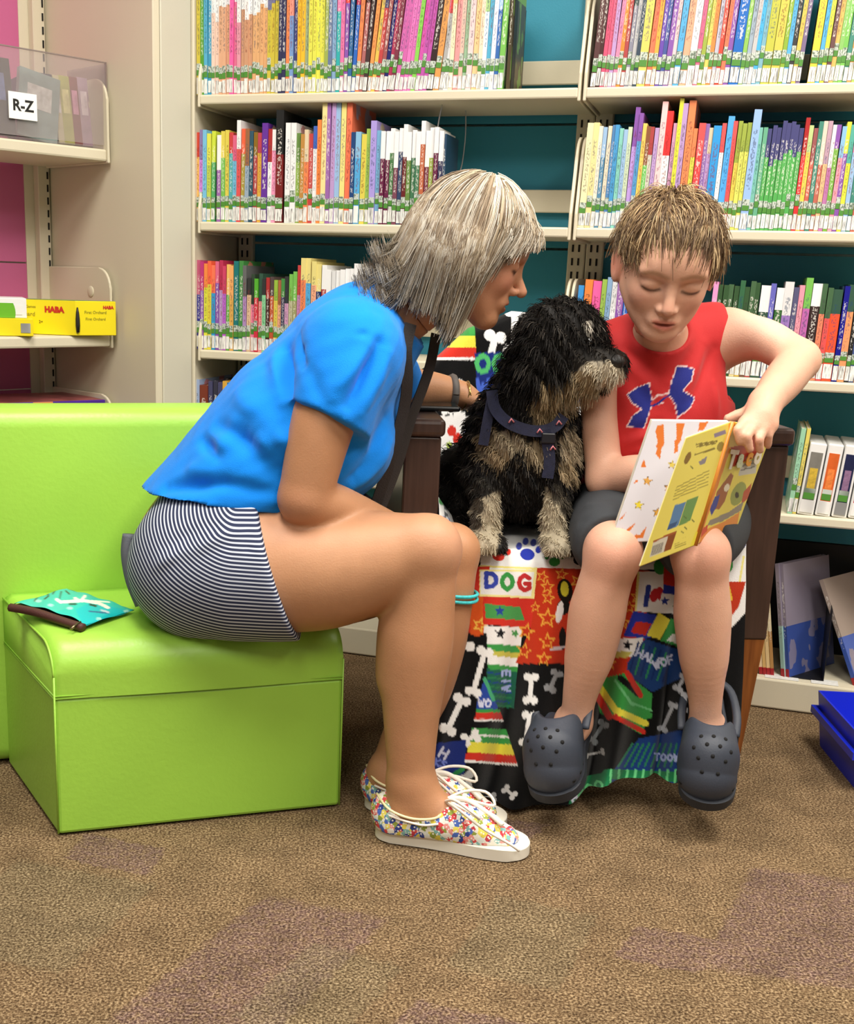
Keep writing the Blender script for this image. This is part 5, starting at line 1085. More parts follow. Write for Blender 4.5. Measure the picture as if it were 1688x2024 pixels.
# stitched sleeve hem
ax = (at(632, 900, 1.89) - at(668, 770, 1.92)); ax /= np.linalg.norm(ax); e1 = np.cross(ax, (0, 1, 0)); e1 /= np.linalg.norm(e1); e2 = np.cross(ax, e1)
# shorts with fine stripes that run from the waistband round the hip and along the thigh
def shorts_w(Fd):
    Fd.chain([Wc['hipN'] + np.array([-.005, 0, 0]), at(480, 1124, 1.945), at(545, 1126, 1.935), at(600, 1126, 1.93)], [.124, .124, .122, .120], .012)
    Fd.chain([Wc['hipF'], at(640, 1130, 2.09)], [.132, .118], .03)
    Fd.chain([at(410, 1110, 2.06), at(446, 1030, 2.062), at(480, 960, 2.065)], [.125, .122, .118], .04, sq=((0, 1, 0), 1.32))
S = Field((-.50, 1.76, .28), (.12, 2.36, .66), .0044); shorts_w(S)
S.D = np.maximum(S.D, (S.lo[2] + np.arange(S.n[2]) * S.h - at(420, 985, 1.95)[2]).reshape(1, 1, -1).astype(np.float32))
hx = at(552, 1124, 1.93); S.plane(hx, (1, 0, .33)); S.D = np.maximum(S.D, (SEAT + .003 - (S.lo[2] + np.arange(S.n[2]) * S.h)).reshape(1, 1, -1).astype(np.float32) - .012)
V, Q = S.mesh(); V = relax(V, Q, 2, .5); N = normals(V, Q)
V = folds(V, N, [(T(420, 1040, 1.9), T(560, 1090, 1.84), -.006, .01), (T(380, 1090, 1.87), T(470, 1050, 1.87), .006, .012), (T(330, 1080, 1.88), T(400, 1040, 1.9), -.006, .012), (T(470, 1060, 1.85), T(560, 1060, 1.84), .004, .012), (T(310, 1120, 1.88), T(360, 1090, 1.87), .005, .01), (T(490, 1085, 1.84), T(560, 1105, 1.82), -.005, .006)])
pv = at(468, 990, 1.88)
dx, dz = V[:, 0] - pv[0], V[:, 2] - pv[2]
st = np.where(dx > 0, -dz, np.where(dz > 0, -dx, np.hypot(dx, dz))) + .004 * vnoise(V, 25, 9)
ph = np.mod(st / .0066, 1)
shm = bpy.data.materials.new('striped_cotton'); shm.use_nodes = True; nt = shm.node_tree; b = nt.nodes['Principled BSDF']; b.inputs['Roughness'].default_value = .85
a_ = nt.nodes.new('ShaderNodeAttribute'); a_.attribute_name = 'Col'; sp_ = nt.nodes.new('ShaderNodeSeparateColor'); nt.links.new(a_.outputs['Color'], sp_.inputs[0])
mu = nt.nodes.new('ShaderNodeMath'); mu.operation = 'MULTIPLY'; mu.inputs[1].default_value = 1 / .0066; nt.links.new(sp_.outputs[0], mu.inputs[0])
fr = nt.nodes.new('ShaderNodeMath'); fr.operation = 'FRACT'; nt.links.new(mu.outputs[0], fr.inputs[0])
rp = nt.nodes.new('ShaderNodeValToRGB'); nt.links.new(fr.outputs[0], rp.inputs[0]); rp.color_ramp.interpolation = 'LINEAR'; e = rp.color_ramp.elements
e[0].position = 0; e[0].color = (*lin('1d2645'), 1); e[1].position = .52; e[1].color = (*lin('1d2645'), 1)
for p_, c_ in ((.60, 'c3cad8'), (.92, 'c3cad8'), (1.0, '1d2645')): q = e.new(p_); q.color = (*lin(c_), 1)
nt.links.new(rp.outputs[0], b.inputs['Base Color'])
so = mesh('shorts', V - WOF, Q, shm, wm, True, np.stack([st + .5, st * 0, st * 0], 1))
wb0 = [at(256, 1056, 1.985), at(254, 1095, 1.98), at(264, 1145, 1.975), at(284, 1192, 1.97)]
tube('back_pocket_flap', spline([p - WOF for p in wb0], 16), np.linspace(.012, .016, 16), mat('flap_grey', '5c6068', .85, bump=.2, bscale=500), so, 10, flat=((0, 1, 0), 1.6))
# shoes
def floral():
    m = bpy.data.materials.new('floral_canvas'); m.use_nodes = True; nt = m.node_tree; b = nt.nodes['Principled BSDF']; N = nt.nodes.new; L = nt.links.new
    tc = N('ShaderNodeTexCoord'); v = N('ShaderNodeTexVoronoi'); v.inputs['Scale'].default_value = 120; L(tc.outputs['Object'], v.inputs['Vector'])
    sp = N('ShaderNodeSeparateColor'); L(v.outputs['Color'], sp.inputs[0]); r = N('ShaderNodeValToRGB'); r.color_ramp.interpolation = 'CONSTANT'; L(sp.outputs[0], r.inputs[0]); e = r.color_ramp.elements
    cols = ['e9e6da', 'd64a48', 'e9e6da', 'e8d860', '4a68b8', 'dfe6e0', '2c3f8c', 'e4938c', '7fb4b0', 'e9e6da', 'c23a44', 'd9c94c', '8d9a3c']
    while len(e) < len(cols): e.new(.5)
    for i, (q, c) in enumerate(zip(e, cols)): q.position = i / len(cols); q.color = (*lin(c), 1)
    v2 = N('ShaderNodeTexVoronoi'); v2.inputs['Scale'].default_value = 210; L(tc.outputs['Object'], v2.inputs['Vector']); g2 = N('ShaderNodeMath'); g2.operation = 'LESS_THAN'; g2.inputs[1].default_value = .34; L(v2.outputs['Distance'], g2.inputs[0])
    mx = N('ShaderNodeMix'); mx.data_type = 'RGBA'; L(g2.outputs[0], mx.inputs[0]); L(r.outputs[0], mx.inputs[6]); mx.inputs[7].default_value = (*lin('f0ece2'), 1)
    L(mx.outputs[2], b.inputs['Base Color']); b.inputs['Roughness'].default_value = .8; return m
FLM = floral(); RUB = mat('white_rubber', 'e8e3d4', .55); LACE = mat('white_lace', 'eee6da', .9)
def sole_outline(L, n=32):
    # half widths along the foot: rounded heel, waist, broad ball, round toe
    t = (1 - np.cos(np.pi * np.linspace(0, 1, n))) / 2; hw = np.interp(t, [0, .12, .25, .4, .55, .7, .85, 1], [.031, .032, .0325, .034, .040, .046, .045, .044]); off = np.interp(t, [0, .5, .75, 1], [0, .003, .004, .001])
    hw = hw * np.sqrt(np.clip(1 - np.clip((t - .8) / .2, 0, 1) ** 2.3, 0, 1)) * np.sqrt(np.clip(1 - np.clip((.12 - t) / .12, 0, 1) ** 2, 0, 1))
    return np.concatenate([np.stack([t * L, hw + off], 1), np.stack([t[::-1] * L, -hw[::-1] + off[::-1]], 1)[1:-1]])
def shoe(fr_, side, full=True):
    a, x, y, L = fr_; s_ = empty('shoe', tuple(a - WOF + np.array([0, 0, .002]))); s_.parent = wm; s_.rotation_euler = (0, 0, math.atan2(x[1], x[0]))
    so_ = sole_outline(L); prism('sole', [tuple(p) for p in so_], 0, .02, RUB, s_, .0012, 1)
    Fd = Field((-.01, -.06, .01), (L + .01, .06, .1), .0022)
    Fd.chain([(.036, 0, .030), (.08, 0, .034), (.14, .002, .034), (.19, .004, .026), (L - .045, .003, .018)], [.037, .036, .036, .034, .026], .03, sq=((0, 1, 0), 1.12))
    Fd.cone((.02, 0, .05), (.045, 0, .05), .028, .032, .02); Fd.cone((.125, 0, .052), (.155, 0, .043), .028, .026, .03)
    Fd.D = np.maximum(Fd.D, (.0195 - (Fd.lo[2] + np.arange(Fd.n[2]) * Fd.h)).reshape(1, 1, -1).astype(np.float32))
    sl, g = Fd.sub(Fd.lo, Fd.lo + np.array(Fd.n) * Fd.h)      # topline dips from heel and tongue to the sides
    top = np.interp(g[0].ravel(), [0, .02, .06, .10, .125, .3], [.078, .074, .056, .054, .075, .09]).reshape(-1, 1, 1)
    Fd.D = np.maximum(Fd.D, (g[2] - top).astype(np.float32))
    V, Q = Fd.mesh(); V = relax(V, Q, 2, .5); up = mesh('upper', V, Q, FLM, s_, True)
    tube('topline_binding', spline([(.0, .0, .074), (.03, -.039, .066), (.07, -.041, .0555), (.11, -.036, .060), (.125, -.02, .073)], 20), .0022, mat('binding', 'e9dfb0', .8), s_, 6)
    tube('side_lace', spline([(.03, -.041, .056), (.06, -.0425, .05), (.09, -.0425, .047), (.115, -.041, .052)], 16), .0021, LACE, s_, 6)
    for i in range(3): tube('eyelet', [(.128 + .016 * i, -.034, .058 - .006 * i), (.128 + .016 * i, -.0365, .058 - .006 * i)], .0032, mat('eyelet_metal', 'c9c4b4', .3, metal=.7), s_, 10)
    lc = lambda P, r=.0022: tube('lace', spline(P, 22), r, LACE, s_, 6)
    for i in range(3): lc([(.13 + .016 * i, -.033, .062 - .006 * i), (.135 + .016 * i, 0, .077 - .008 * i), (.13 + .016 * i, .033, .062 - .006 * i)])
    if full:
        lc([(.12, -.01, .080), (.14, -.04, .098), (.17, -.06, .092), (.185, -.055, .078), (.16, -.03, .078), (.13, -.008, .078)], .0026)
        lc([(.12, -.01, .08), (.15, -.035, .078), (.19, -.05, .060), (.235, -.052, .040), (.252, -.045, .026)], .0026)
        lc([(.12, .0, .08), (.15, .02, .09), (.185, .03, .088), (.2, .02, .07), (.16, .01, .078), (.125, 0, .079)], .0026)
        lc([(.12, .0, .08), (.15, .005, .082), (.19, .0, .066), (.22, -.02, .056)], .0042)
    return s_
shoe(ftN, -1); shoe(ftF, 1)
# bracelet below the far knee, watch, wrist chain
def ring_at(name, c, axis, r, rt, m, parent, n=28, sq=1.0, u0=None):
    axis = np.array(axis, float); axis /= np.linalg.norm(axis); a = np.cross(axis, u0 if u0 is not None else (0, 0, 1)); a /= np.linalg.norm(a); b_ = np.cross(axis, a)
    P = [c + r * (math.cos(t) * a + sq * math.sin(t) * b_) - WOF for t in np.linspace(0, 2 * math.pi, n)]
    V_, F_3 = tube_arrays(P, rt, 8, cap=False); return mesh(name, V_, F_3, m, parent, True)
kb = at(884, 1166, 2.016); tq = mat('turquoise_cord', '3fc3c8', .5, vary=.25, vscale=220)
ring_at('knee_cord', kb, (.1, .05, 1), .0525, .0032, tq, wm, 36, 1.02, (1, 0, 0)); ring_at('knee_cord', kb + np.array([0, 0, -.006]), (.16, .0, 1), .053, .003, tq, wm, 36, 1.02, (1, 0, 0))
wt_ = at(893, 777, 2.318); ring_at('watch_strap', wt_, wrF - elF, .0305, .0075, mat('watch_grey', '5a5450', .6), wm, 24); 
ring_at('wrist_chain', at(918, 782, 2.316), wrF - elF + np.array([0, 0, -.02]), .0285, .0013, mat('gold_chain', 'c9a860', .25, metal=.9), wm, 28); ring_at('wrist_chain', at(924, 786, 2.315), wrF - elF + np.array([0, 0, .02]), .029, .0011, mat('gold_chain', 'c9a860', .25, metal=.9), wm, 28)
# lanyard: strap from the neck down the chest to the lap
LN = mat('lanyard_cloth', '2b2522', .8, bump=.3, bscale=600)
def ribbon(name, P, w_, m, parent, nrm, n=40):
    C_ = spline(P, n); T_ = np.gradient(C_, axis=0); S_ = np.cross(T_, np.array(nrm)); S_ /= np.linalg.norm(S_, axis=1)[:, None]; N_ = np.cross(S_, T_); N_ /= np.linalg.norm(N_, axis=1)[:, None]
    R4 = [C_ + S_ * w_ / 2 + N_ * .0012, C_ - S_ * w_ / 2 + N_ * .0012, C_ - S_ * w_ / 2 - N_ * .0012, C_ + S_ * w_ / 2 - N_ * .0012]; V = np.stack(R4, 1).reshape(-1, 3)
    F_3 = [(4 * i + j, 4 * i + (j + 1) % 4, 4 * i + 4 + (j + 1) % 4, 4 * i + 4 + j) for i in range(n - 1) for j in range(4)] + [(0, 1, 2, 3), tuple(4 * (n - 1) + j for j in range(4))]
    return mesh(name, V - WOF, F_3, m, parent, False)
ly = ribbon('lanyard', [at(812, 640, 1.985), at(803, 690, 1.975), at(805, 745, 1.985), at(800, 800, 2.0), at(780, 880, 2.01), at(762, 940, 2.02), at(742, 1000, 2.03)], .02, LN, wm, (.35, -1, 0))
ribbon('lanyard', [at(862, 660, 2.10), at(852, 715, 2.09), at(838, 760, 2.08), at(812, 830, 2.06), at(785, 920, 2.05), at(752, 1005, 2.04)], .02, LN, wm, (.6, -1, 0))
bd = ribbon('badge', [at(735, 985, 2.03), at(712, 1012, 2.02), at(695, 1045, 2.01)], .05, mat('badge_dark', '2a2a30', .35), ly, (.2, -.6, .8), 8)
# hair: clumped strands that fall from the crown over the head
def woman_hair():
    S = HS; o = HW; B = HB; c0 = np.array([-.03, 0, .115]); R0 = np.array([.455, .40, .455])
    # inner mass so that the scalp never shows
    Fd = Field(tuple(o - .24), tuple(o + .2), .0035); g = lambda x, y, z: o + B @ (np.array([x, y, z]) * S)
    Fd.ell(g(-.06, 0, .13), np.array([.415, .355, .365]) * S, B, .02)
    Fd.ell(g(-.24, 0, -.12), np.array([.27, .36, .30]) * S, B, .06); Fd.ell(g(-.34, 0, -.34), np.array([.22, .30, .18]) * S, B, .05)
    for e in (-1, 1): Fd.ell(g(-.05, e * .34, -.15), np.array([.17, .09, .28]) * S, B, .04)
    Fd.ell(g(.50, 0, -.25), np.array([.33, .9, .42]) * S, B, .03, 'cut')
    V, Q = Fd.mesh(); V = relax(V, Q, 2, .5); n_ = vnoise(V, 60, 2)[:, None]; cc = np.array(lin('77665a')) * (1 + .3 * n_)
    m = mat('grey_hair', 'fff', .42, attr='Col', spec=.5); hair = mesh('hair', V - WOF, Q, m, wm, True, cc)
    ends = [(-180, (-.70, .0, -.44)), (-165, (-.68, -.16, -.47)), (-150, (-.58, -.27, -.52)), (-130, (-.32, -.37, -.48)), (-112, (-.14, -.41, -.50)), (-95, (-.04, -.41, -.54)), (-80, (.01, -.385, -.60)), (-66, (.05, -.355, -.63)), (-58, (.10, -.34, -.16)), (-40, (.25, -.30, .08)), (-25, (.36, -.20, .15)), (-10, (.425, -.08, .20)), (0, (.435, 0, .21))]
    az = np.array([e[0] for e in ends]); en = np.array([e[1] for e in ends])
    def end_for(a): s_ = np.sign(a) if a != 0 else 1; q = np.array([np.interp(-abs(a), az, en[:, k]) for k in range(3)]); q[1] *= -s_; return q
    P, rad, col = [], [], []; pal = [np.array(lin(c)) for c in ('ddd3c2', 'cbbba2', 'ae9a80', '94806a', 'ebe3d4', '7c6852', 'c0ae92')]
    r = np.random.default_rng(11)
    for k in range(610):
        a = r.uniform(-180, 180) if k % 3 else r.uniform(-170, -10)          # more clumps on the side that shows
        t0 = r.choice([r.uniform(2, 30), r.uniform(20, 80)]); e = end_for(a) * (1 + r.normal(0, .03)) + r.normal(0, .018, 3)
        layer = r.uniform(0, 1); shr = 1.0 - .11 * layer
        if layer > .55 and abs(a) > 60: e = e * np.array([.95, .97, 1]) + np.array([0, 0, r.uniform(0, .30)])
        tm = 82 if abs(a) > 58 else 62; ths = np.linspace(t0, tm, 5); pts = []
        for th in ths:
            q = c0 + R0 * shr * np.array([math.sin(R_(th)) * math.cos(R_(a)), math.sin(R_(th)) * math.sin(R_(a)), math.cos(R_(th))]); pts.append(q)
        last = pts[-1]
        if abs(a) > 140: pts += [last * .45 + e * .55 + np.array([.10, 0, .02]), e + np.array([.05, 0, -.05]), e + np.array([-.03, 0, .02])]
        elif abs(a) > 58: pts += [last * .6 + e * .4 + np.array([0, math.copysign(.02, a), 0]), last * .25 + e * .75, e]
        else: pts += [last * .5 + e * .5 + np.array([.03, 0, .015]), e]
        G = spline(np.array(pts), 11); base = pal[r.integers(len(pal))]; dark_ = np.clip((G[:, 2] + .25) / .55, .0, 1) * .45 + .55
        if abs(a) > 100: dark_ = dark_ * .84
        for q in range(13):
            j = r.normal(0, .014, 3); wob = np.sin(np.linspace(0, 4 + r.uniform(0, 4), 11) + r.uniform(0, 6)) * r.uniform(0, .012) * (2.2 if abs(a) > 125 else 1.2) * np.linspace(.3, 1.3, 11)
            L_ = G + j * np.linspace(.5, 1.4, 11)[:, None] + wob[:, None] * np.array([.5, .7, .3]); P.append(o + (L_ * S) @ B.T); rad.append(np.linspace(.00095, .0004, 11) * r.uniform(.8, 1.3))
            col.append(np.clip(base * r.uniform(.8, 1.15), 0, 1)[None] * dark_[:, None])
    P = np.array(P); sh_ = P.shape; q = P.reshape(-1, 3)
    for _ in range(2):                                # keep every strand outside the inner mass
        D = Fd.at_points(q); e_ = .003; G_r = np.stack([Fd.at_points(q + e_ * np.eye(3)[i]) - Fd.at_points(q - e_ * np.eye(3)[i]) for i in range(3)], 1); G_r /= np.linalg.norm(G_r, axis=1)[:, None] + 1e-9
        q = q + G_r * np.clip(.0022 - D, 0, .03)[:, None]
    P = q.reshape(sh_)
    strands('hair_strands', np.array(P) - WOF, np.array(rad), np.array(col), m, hair)
woman_hair()
# ------------------------------------------------------------------ boy in the armchair with the picture book
by = empty('person', tuple(at(1310, 1000, 2.25)), 0, 'boy in red sleeveless shirt seated in the armchair, reading a picture book', 'person'); by.location.z = 0
BOF = np.array(by.location)
BH = at(1318, 528, 2.03); BHS = .228; BB = basis((-.10, -.93, -.40), roll=R_(-4))
bnA, bnB = at(1306, 720, 2.14), BH + BB @ (np.array([-.12, 0, -.2]) * BHS)
bsR, bsL = at(1196, 712, 2.17), at(1436, 664, 2.18)
beR, bwR = at(1196, 948, 2.10), at(1300, 925, 2.02)
beL, bwL = at(1580, 712, 2.07), at(1512, 798, 1.945)
bhR, bhL = at(1222, 1010, 2.26), at(1390, 1010, 2.26)
bkR, bkL = at(1213, 1092, 1.945), at(1386, 1096, 1.945)
bankR, bankL = at(1140, 1425, 1.985), at(1394, 1425, 1.985)
def boy_body(Fd):
    Fd.tubeb([at(1300, 985, 2.27), at(1300, 880, 2.25), at(1305, 780, 2.22), at(1310, 715, 2.185)], [.095, .09, .092, .065], k=.04, sq=((1, 0, 0), 1.3))
    Fd.cone(bsR, bsL, .043, .043, .05); Fd.tubeb([bnA, bnA * .5 + bnB * .5, bnB], [.048, .043, .043], k=.04)
    Fd.tubeb([bsR, at(1186, 830, 2.13), beR], [.042, .034, .032], k=.03); Fd.tubeb([beR, beR * .5 + bwR * .5, bwR], [.032, .033, .023], k=.015)
    Fd.tubeb([bsL, at(1510, 672, 2.125), beL], [.044, .037, .033], k=.03); Fd.tubeb([beL, beL * .55 + bwL * .45, bwL], [.033, .034, .025], k=.015)
    hand(Fd, bwR, [bwR + np.array([.045, -.01, .022 - i * .015]) for i in range(4)], [[bwR + np.array([.068, -.006, .026 - i * .017]), bwR + np.array([.085, .006, .024 - i * .017])] for i in range(4)], .014, .0075, [bwR + np.array([.03, -.016, .035]), bwR + np.array([.055, -.02, .044])])
    kn = [at(1472, 834, 1.905), at(1490, 842, 1.90), at(1509, 846, 1.902), at(1526, 840, 1.912)]
    tp = [[at(1458, 850, 1.885), at(1462, 874, 1.886)], [at(1476, 862, 1.878), at(1482, 888, 1.882)], [at(1500, 868, 1.885), at(1502, 890, 1.892)], [at(1518, 860, 1.902), at(1518, 880, 1.91)]]
    Fd.tubeb([bwL, bwL * .45 + np.mean(kn, 0) * .55], [.024, .024], n=3, k=.015)
    hand(Fd, bwL, kn, tp, .0155, .0082, [at(1482, 816, 1.945), at(1458, 820, 1.95), at(1438, 828, 1.95)])
    for hp, kn_, mid, an, ft in ((bhR, bkR, at(1215, 1050, 2.08), bankR, 0), (bhL, bkL, at(1390, 1050, 2.08), bankL, 1)):
        Fd.tubeb([hp, mid, kn_ + np.array([0, .03, .006]), kn_], [.075, .062, .047, .043], k=.02)
        Fd.ell(kn_ + np.array([0, -.006, .002]), (.036, .03, .042), None, .025)
    Fd.tubeb([bkR, at(1184, 1195, 1.958), at(1166, 1290, 1.968), at(1146, 1375, 1.98), bankR, (.408, 1.998, .172)], [.041, .046, .041, .030, .027, .03], k=.02)
    Fd.tubeb([bkL, at(1388, 1195, 1.958), at(1391, 1290, 1.968), at(1394, 1375, 1.98), bankL, (.648, 1.998, .172)], [.041, .046, .041, .030, .027, .03], k=.02)
    Fd.cone(at(1180, 1210, 1.975), at(1166, 1290, 1.985), .036, .03, .03); Fd.cone(at(1388, 1210, 1.975), at(1391, 1290, 1.985), .036, .03, .03)
    for a, b in (((.408, 2.0, .175), (.368, 1.925, .128)), ((.648, 2.0, .175), (.630, 1.925, .126))): Fd.cone(a, b, .03, .024, .02)
    return head(Fd, BH, BB, BHS, child=True, mouth=.012)
V, Q = two_res(boy_body, (.28, 1.84, .04), (.92, 2.40, 1.06), .004, tuple(BH - .17), tuple(BH + .17), .0021, bnA * .5 + bnB * .5, bnB - bnA)
fair = np.array(lin('d9a88e')); col = np.tile(fair, (len(V), 1)); col *= (1 + .04 * vnoise(V, 35, 4))[:, None]
px_, py_ = project(V)
ears = BH + BB @ (np.array([-.05, -.37, -.04]) * BHS); eare = BH + BB @ (np.array([-.05, .37, -.04]) * BHS)
col = paint(col, V, [(bkR + np.array([0, -.03, .0]), .05, 'dc9c86', .6), (bkL + np.array([0, -.03, 0]), .05, 'dc9c86', .6), (ears, .025, 'd2806c', .7), (eare, .025, 'd2806c', .7), (at(1490, 850, 1.89), .04, 'e0a68c', .5), (beL, .05, 'dfa486', .4), (at(1500, 630, 2.1), .06, 'efcdb9', .5)])
col = face_paint(col, V, BH, BB, BHS, '9a7350', 'c4665a', '4a3226', closed=True, cheek=.35)
SKINB = skin_mat('boy_skin'); mesh('body', V - BOF, Q, SKINB, by, True, col)
# red sleeveless shirt with its printed emblem
def shirt_b(Fd):
    Fd.tubeb([at(1278, 985, 2.25), at(1288, 900, 2.24), at(1302, 790, 2.215), at(1312, 700, 2.185)], [.115, .108, .105, .072], k=.03, sq=((1, 0, 0), 1.28))
    Fd.cone(at(1208, 700, 2.178), at(1408, 655, 2.185), .058, .052, .05); Fd.cone(bnA, bnA * .72 + bnB * .28, .056, .052, .03)
    Fd.ell(at(1310, 850, 2.15), (.12, .06, .12), None, .05)
S = Field((.28, 1.98, .50), (.82, 2.42, .94), .0028); shirt_b(S)
S.D = np.maximum(S.D, (at(1260, 985, 2.12)[2] - .01 - (S.lo[2] + np.arange(S.n[2]) * S.h)).reshape(1, 1, -1).astype(np.float32))
S.ell(bnA * .45 + bnB * .55 + np.array([.0, -.035, .012]), (.070, .075, .062), None, .006, 'cut')
local_cut(S, at(1424, 680, 2.185), (1, 0, .06), .11); local_cut(S, at(1186, 730, 2.18), (-1, 0, .05), .075)
V, Q = S.mesh(); V = relax(V, Q, 2, .5); N = normals(V, Q)
Tb = lambda x, y: ray_hit(S, x, y)
V = folds(V, N, [(Tb(1225, 700), Tb(1300, 780), .005, .012), (Tb(1235, 690), Tb(1300, 740), -.005, .01), (Tb(1390, 680), Tb(1340, 800), .006, .012), (Tb(1410, 690), Tb(1370, 790), -.006, .011), (Tb(1360, 700), Tb(1320, 760), -.004, .012), (Tb(1150, 900), Tb(1260, 890), .006, .01), (Tb(1150, 925), Tb(1250, 915), -.006, .01), (Tb(1145, 950), Tb(1240, 945), .006, .01), (Tb(1230, 880), Tb(1290, 850), .005, .01), (Tb(1240, 860), Tb(1300, 835), -.005, .009), (Tb(1410, 760), Tb(1415, 830), .005, .009)])
K = Canvas(1130, 560, 1460, 1010, 4, 'c52a2c')
z2 = lambda P: [(1130 + a / 3.31, 360 + b_ / 3.31) for a, b_ in P]
LOGO = [[(368, 1390), (430, 1345), (505, 1318), (512, 1380), (528, 1440), (500, 1470), (470, 1488), (395, 1440)], [(470, 1484), (520, 1450), (500, 1520), (470, 1608), (365, 1598), (400, 1530)], [(690, 1208), (750, 1210), (797, 1225), (780, 1300), (720, 1365), (640, 1390), (648, 1330)], [(632, 1385), (720, 1362), (802, 1412), (775, 1470), (695, 1538), (680, 1450)]]
for P in LOGO: K.line(z2(P + [P[0]]), 4.2, 'f2d8d8')
K.line(z2([(520, 1445), (560, 1400), (625, 1388)]), 5.5, 'f2d8d8'); K.line(z2([(520, 1470), (570, 1450), (600, 1445)]), 3, 'f2d8d8')
for P in LOGO: K.poly(z2(P), '232e8c')
K.line(z2([(520, 1450), (560, 1408), (628, 1392)]), 3, 'c94848'); K.line(z2([(500, 1470), (560, 1452), (640, 1390)]), 4, '232e8c')
px, py = project(V); ok = (N[:, 1] < .1); cc = np.where(ok[:, None], K.sample(px, py), np.array(lin('c52a2c')))
mesh('tank_top', V - BOF, Q, mat('red_jersey', 'fff', .7, attr='Col', bump=.2, bscale=900, spec=.3, sheen=.1), by, True, cc)
# dark shorts
def shorts_b(Fd):
    for hp, kn_, x in ((bhR, bkR, 1210), (bhL, bkL, 1392)): Fd.tubeb([hp, at(x, 1040, 2.10), kn_ + np.array([0, .045, .008])], [.088, .079, .064], k=.03)
    Fd.cone(at(1225, 985, 2.27), at(1375, 985, 2.27), .098, .098, .04)
S = Field((.28, 1.93, .40), (.84, 2.42, .68), .0046); shorts_b(S); S.plane(bkR + np.array([0, .018, 0]), (0, -1, -.12)); V, Q = S.mesh(); V = relax(V, Q, 2, .5); N = normals(V, Q)
V = folds(V, N, [(Tb(1160, 1000), Tb(1240, 1030), .005, .01), (Tb(1150, 1030), Tb(1230, 1050), -.005, .01), (Tb(1190, 985), Tb(1250, 1000), -.004, .01)])
mesh('shorts', V - BOF, Q, mat('dark_shorts', '33363a', .85, bump=.15, bscale=600), by, True)
# foam clogs with vent holes
CLG = mat('clog_foam', '343a46', .55, bump=.08, bscale=300); HOLE = mat('clog_hole', '0e0e10', .9)
def clog(heel, toe, roll=0, name='clog'):
    h0, t0 = np.array(heel), np.array(toe); x = t0 - h0; L = np.linalg.norm(x); x /= L; y = np.cross((0, 0, 1), x); y /= np.linalg.norm(y); z = np.cross(x, y)
    if roll: y, z = y * math.cos(roll) + z * math.sin(roll), z * math.cos(roll) - y * math.sin(roll)
    c_ = empty(name); c_.parent = by; M = Matrix.Identity(4)
    for i in range(3): M[i][0], M[i][1], M[i][2], M[i][3] = x[i], y[i], z[i], (h0 - BOF)[i]
    c_.matrix_local = M
    Fd = Field((-.02, -.07, -.03), (L + .02, .07, .12), .0024)
    Fd.chain([(.03, 0, .0), (.09, 0, .0), (.15, 0, .0), (L - .045, 0, .0)], [.031, .031, .042, .042], .02, sq=((0, 1, 0), 1.1))
    Fd.chain([(.10, 0, .045), (.14, 0, .04), (L - .05, 0, .018)], [.042, .046, .036], .03, sq=((0, 1, 0), 1.08))
    Fd.chain([(.0, 0, .03), (.05, 0, .02)], [.03, .034], .02)
    Fd.D = np.maximum(Fd.D, (-.018 - (Fd.lo[2] + np.arange(Fd.n[2]) * Fd.h)).reshape(1, 1, -1).astype(np.float32))
    Fd.ell((.045, 0, .08), (.07, .036, .062), None, .008, 'cut')
    V, Q = Fd.mesh(); V = relax(V, Q, 2, .5); col_ = None
    up = mesh('upper', V, Q, CLG, c_, True)
    so_ = sole_outline(L + .01); so_ = so_ - [.005, 0]; so_[:, 1] *= 1.04
    prism('sole', [tuple(p) for p in so_], -.026, -.008, mat('clog_sole', '23272f', .6), c_, .0015, 1)
    tube('heel_strap', spline([(.085, -.046, .035), (.045, -.047, .052), (-.012, -.034, .06), (-.028, 0, .062), (-.012, .034, .06), (.045, .047, .052), (.085, .046, .035)], 30), .0075, CLG, c_, 8, flat=((0, 0, 1), .45))
    N = normals(V, Q)
    for i, (u, v) in enumerate([(.135, -.02), (.135, 0), (.135, .02), (.152, -.03), (.152, -.01), (.152, .011), (.152, .03), (.168, -.022), (.168, 0), (.168, .022), (.184, -.014), (.184, .012)]):
        u = (u + .022) * L / .225; m_ = (np.hypot(V[:, 0] - u, V[:, 1] - v) < .006) & (V[:, 2] > 0)
        if not m_.any(): continue
        p = V[m_].mean(0); n_ = N[m_].mean(0); n_ /= np.linalg.norm(n_); tube('vent_hole', [p - n_ * .002, p + n_ * .0009], .0036, HOLE, c_, 8)
    for e in (-1, 1):
        for u in (.15, .175, .198):
            m_ = (np.abs(V[:, 0] - u * L / .225) < .004) & (np.abs(V[:, 2] - .004) < .004) & (V[:, 1] * e > 0)
            if m_.any(): p = V[m_].mean(0); n_ = N[m_].mean(0); tube('vent_hole', [p - n_ * .002, p + n_ * .0008], .0045, HOLE, c_, 8, flat=((0, 0, 1), .7))
clog((.418, 2.045, .176), (.345, 1.868, .098), R_(10)); clog((.658, 2.05, .176), (.617, 1.862, .096), R_(-2))
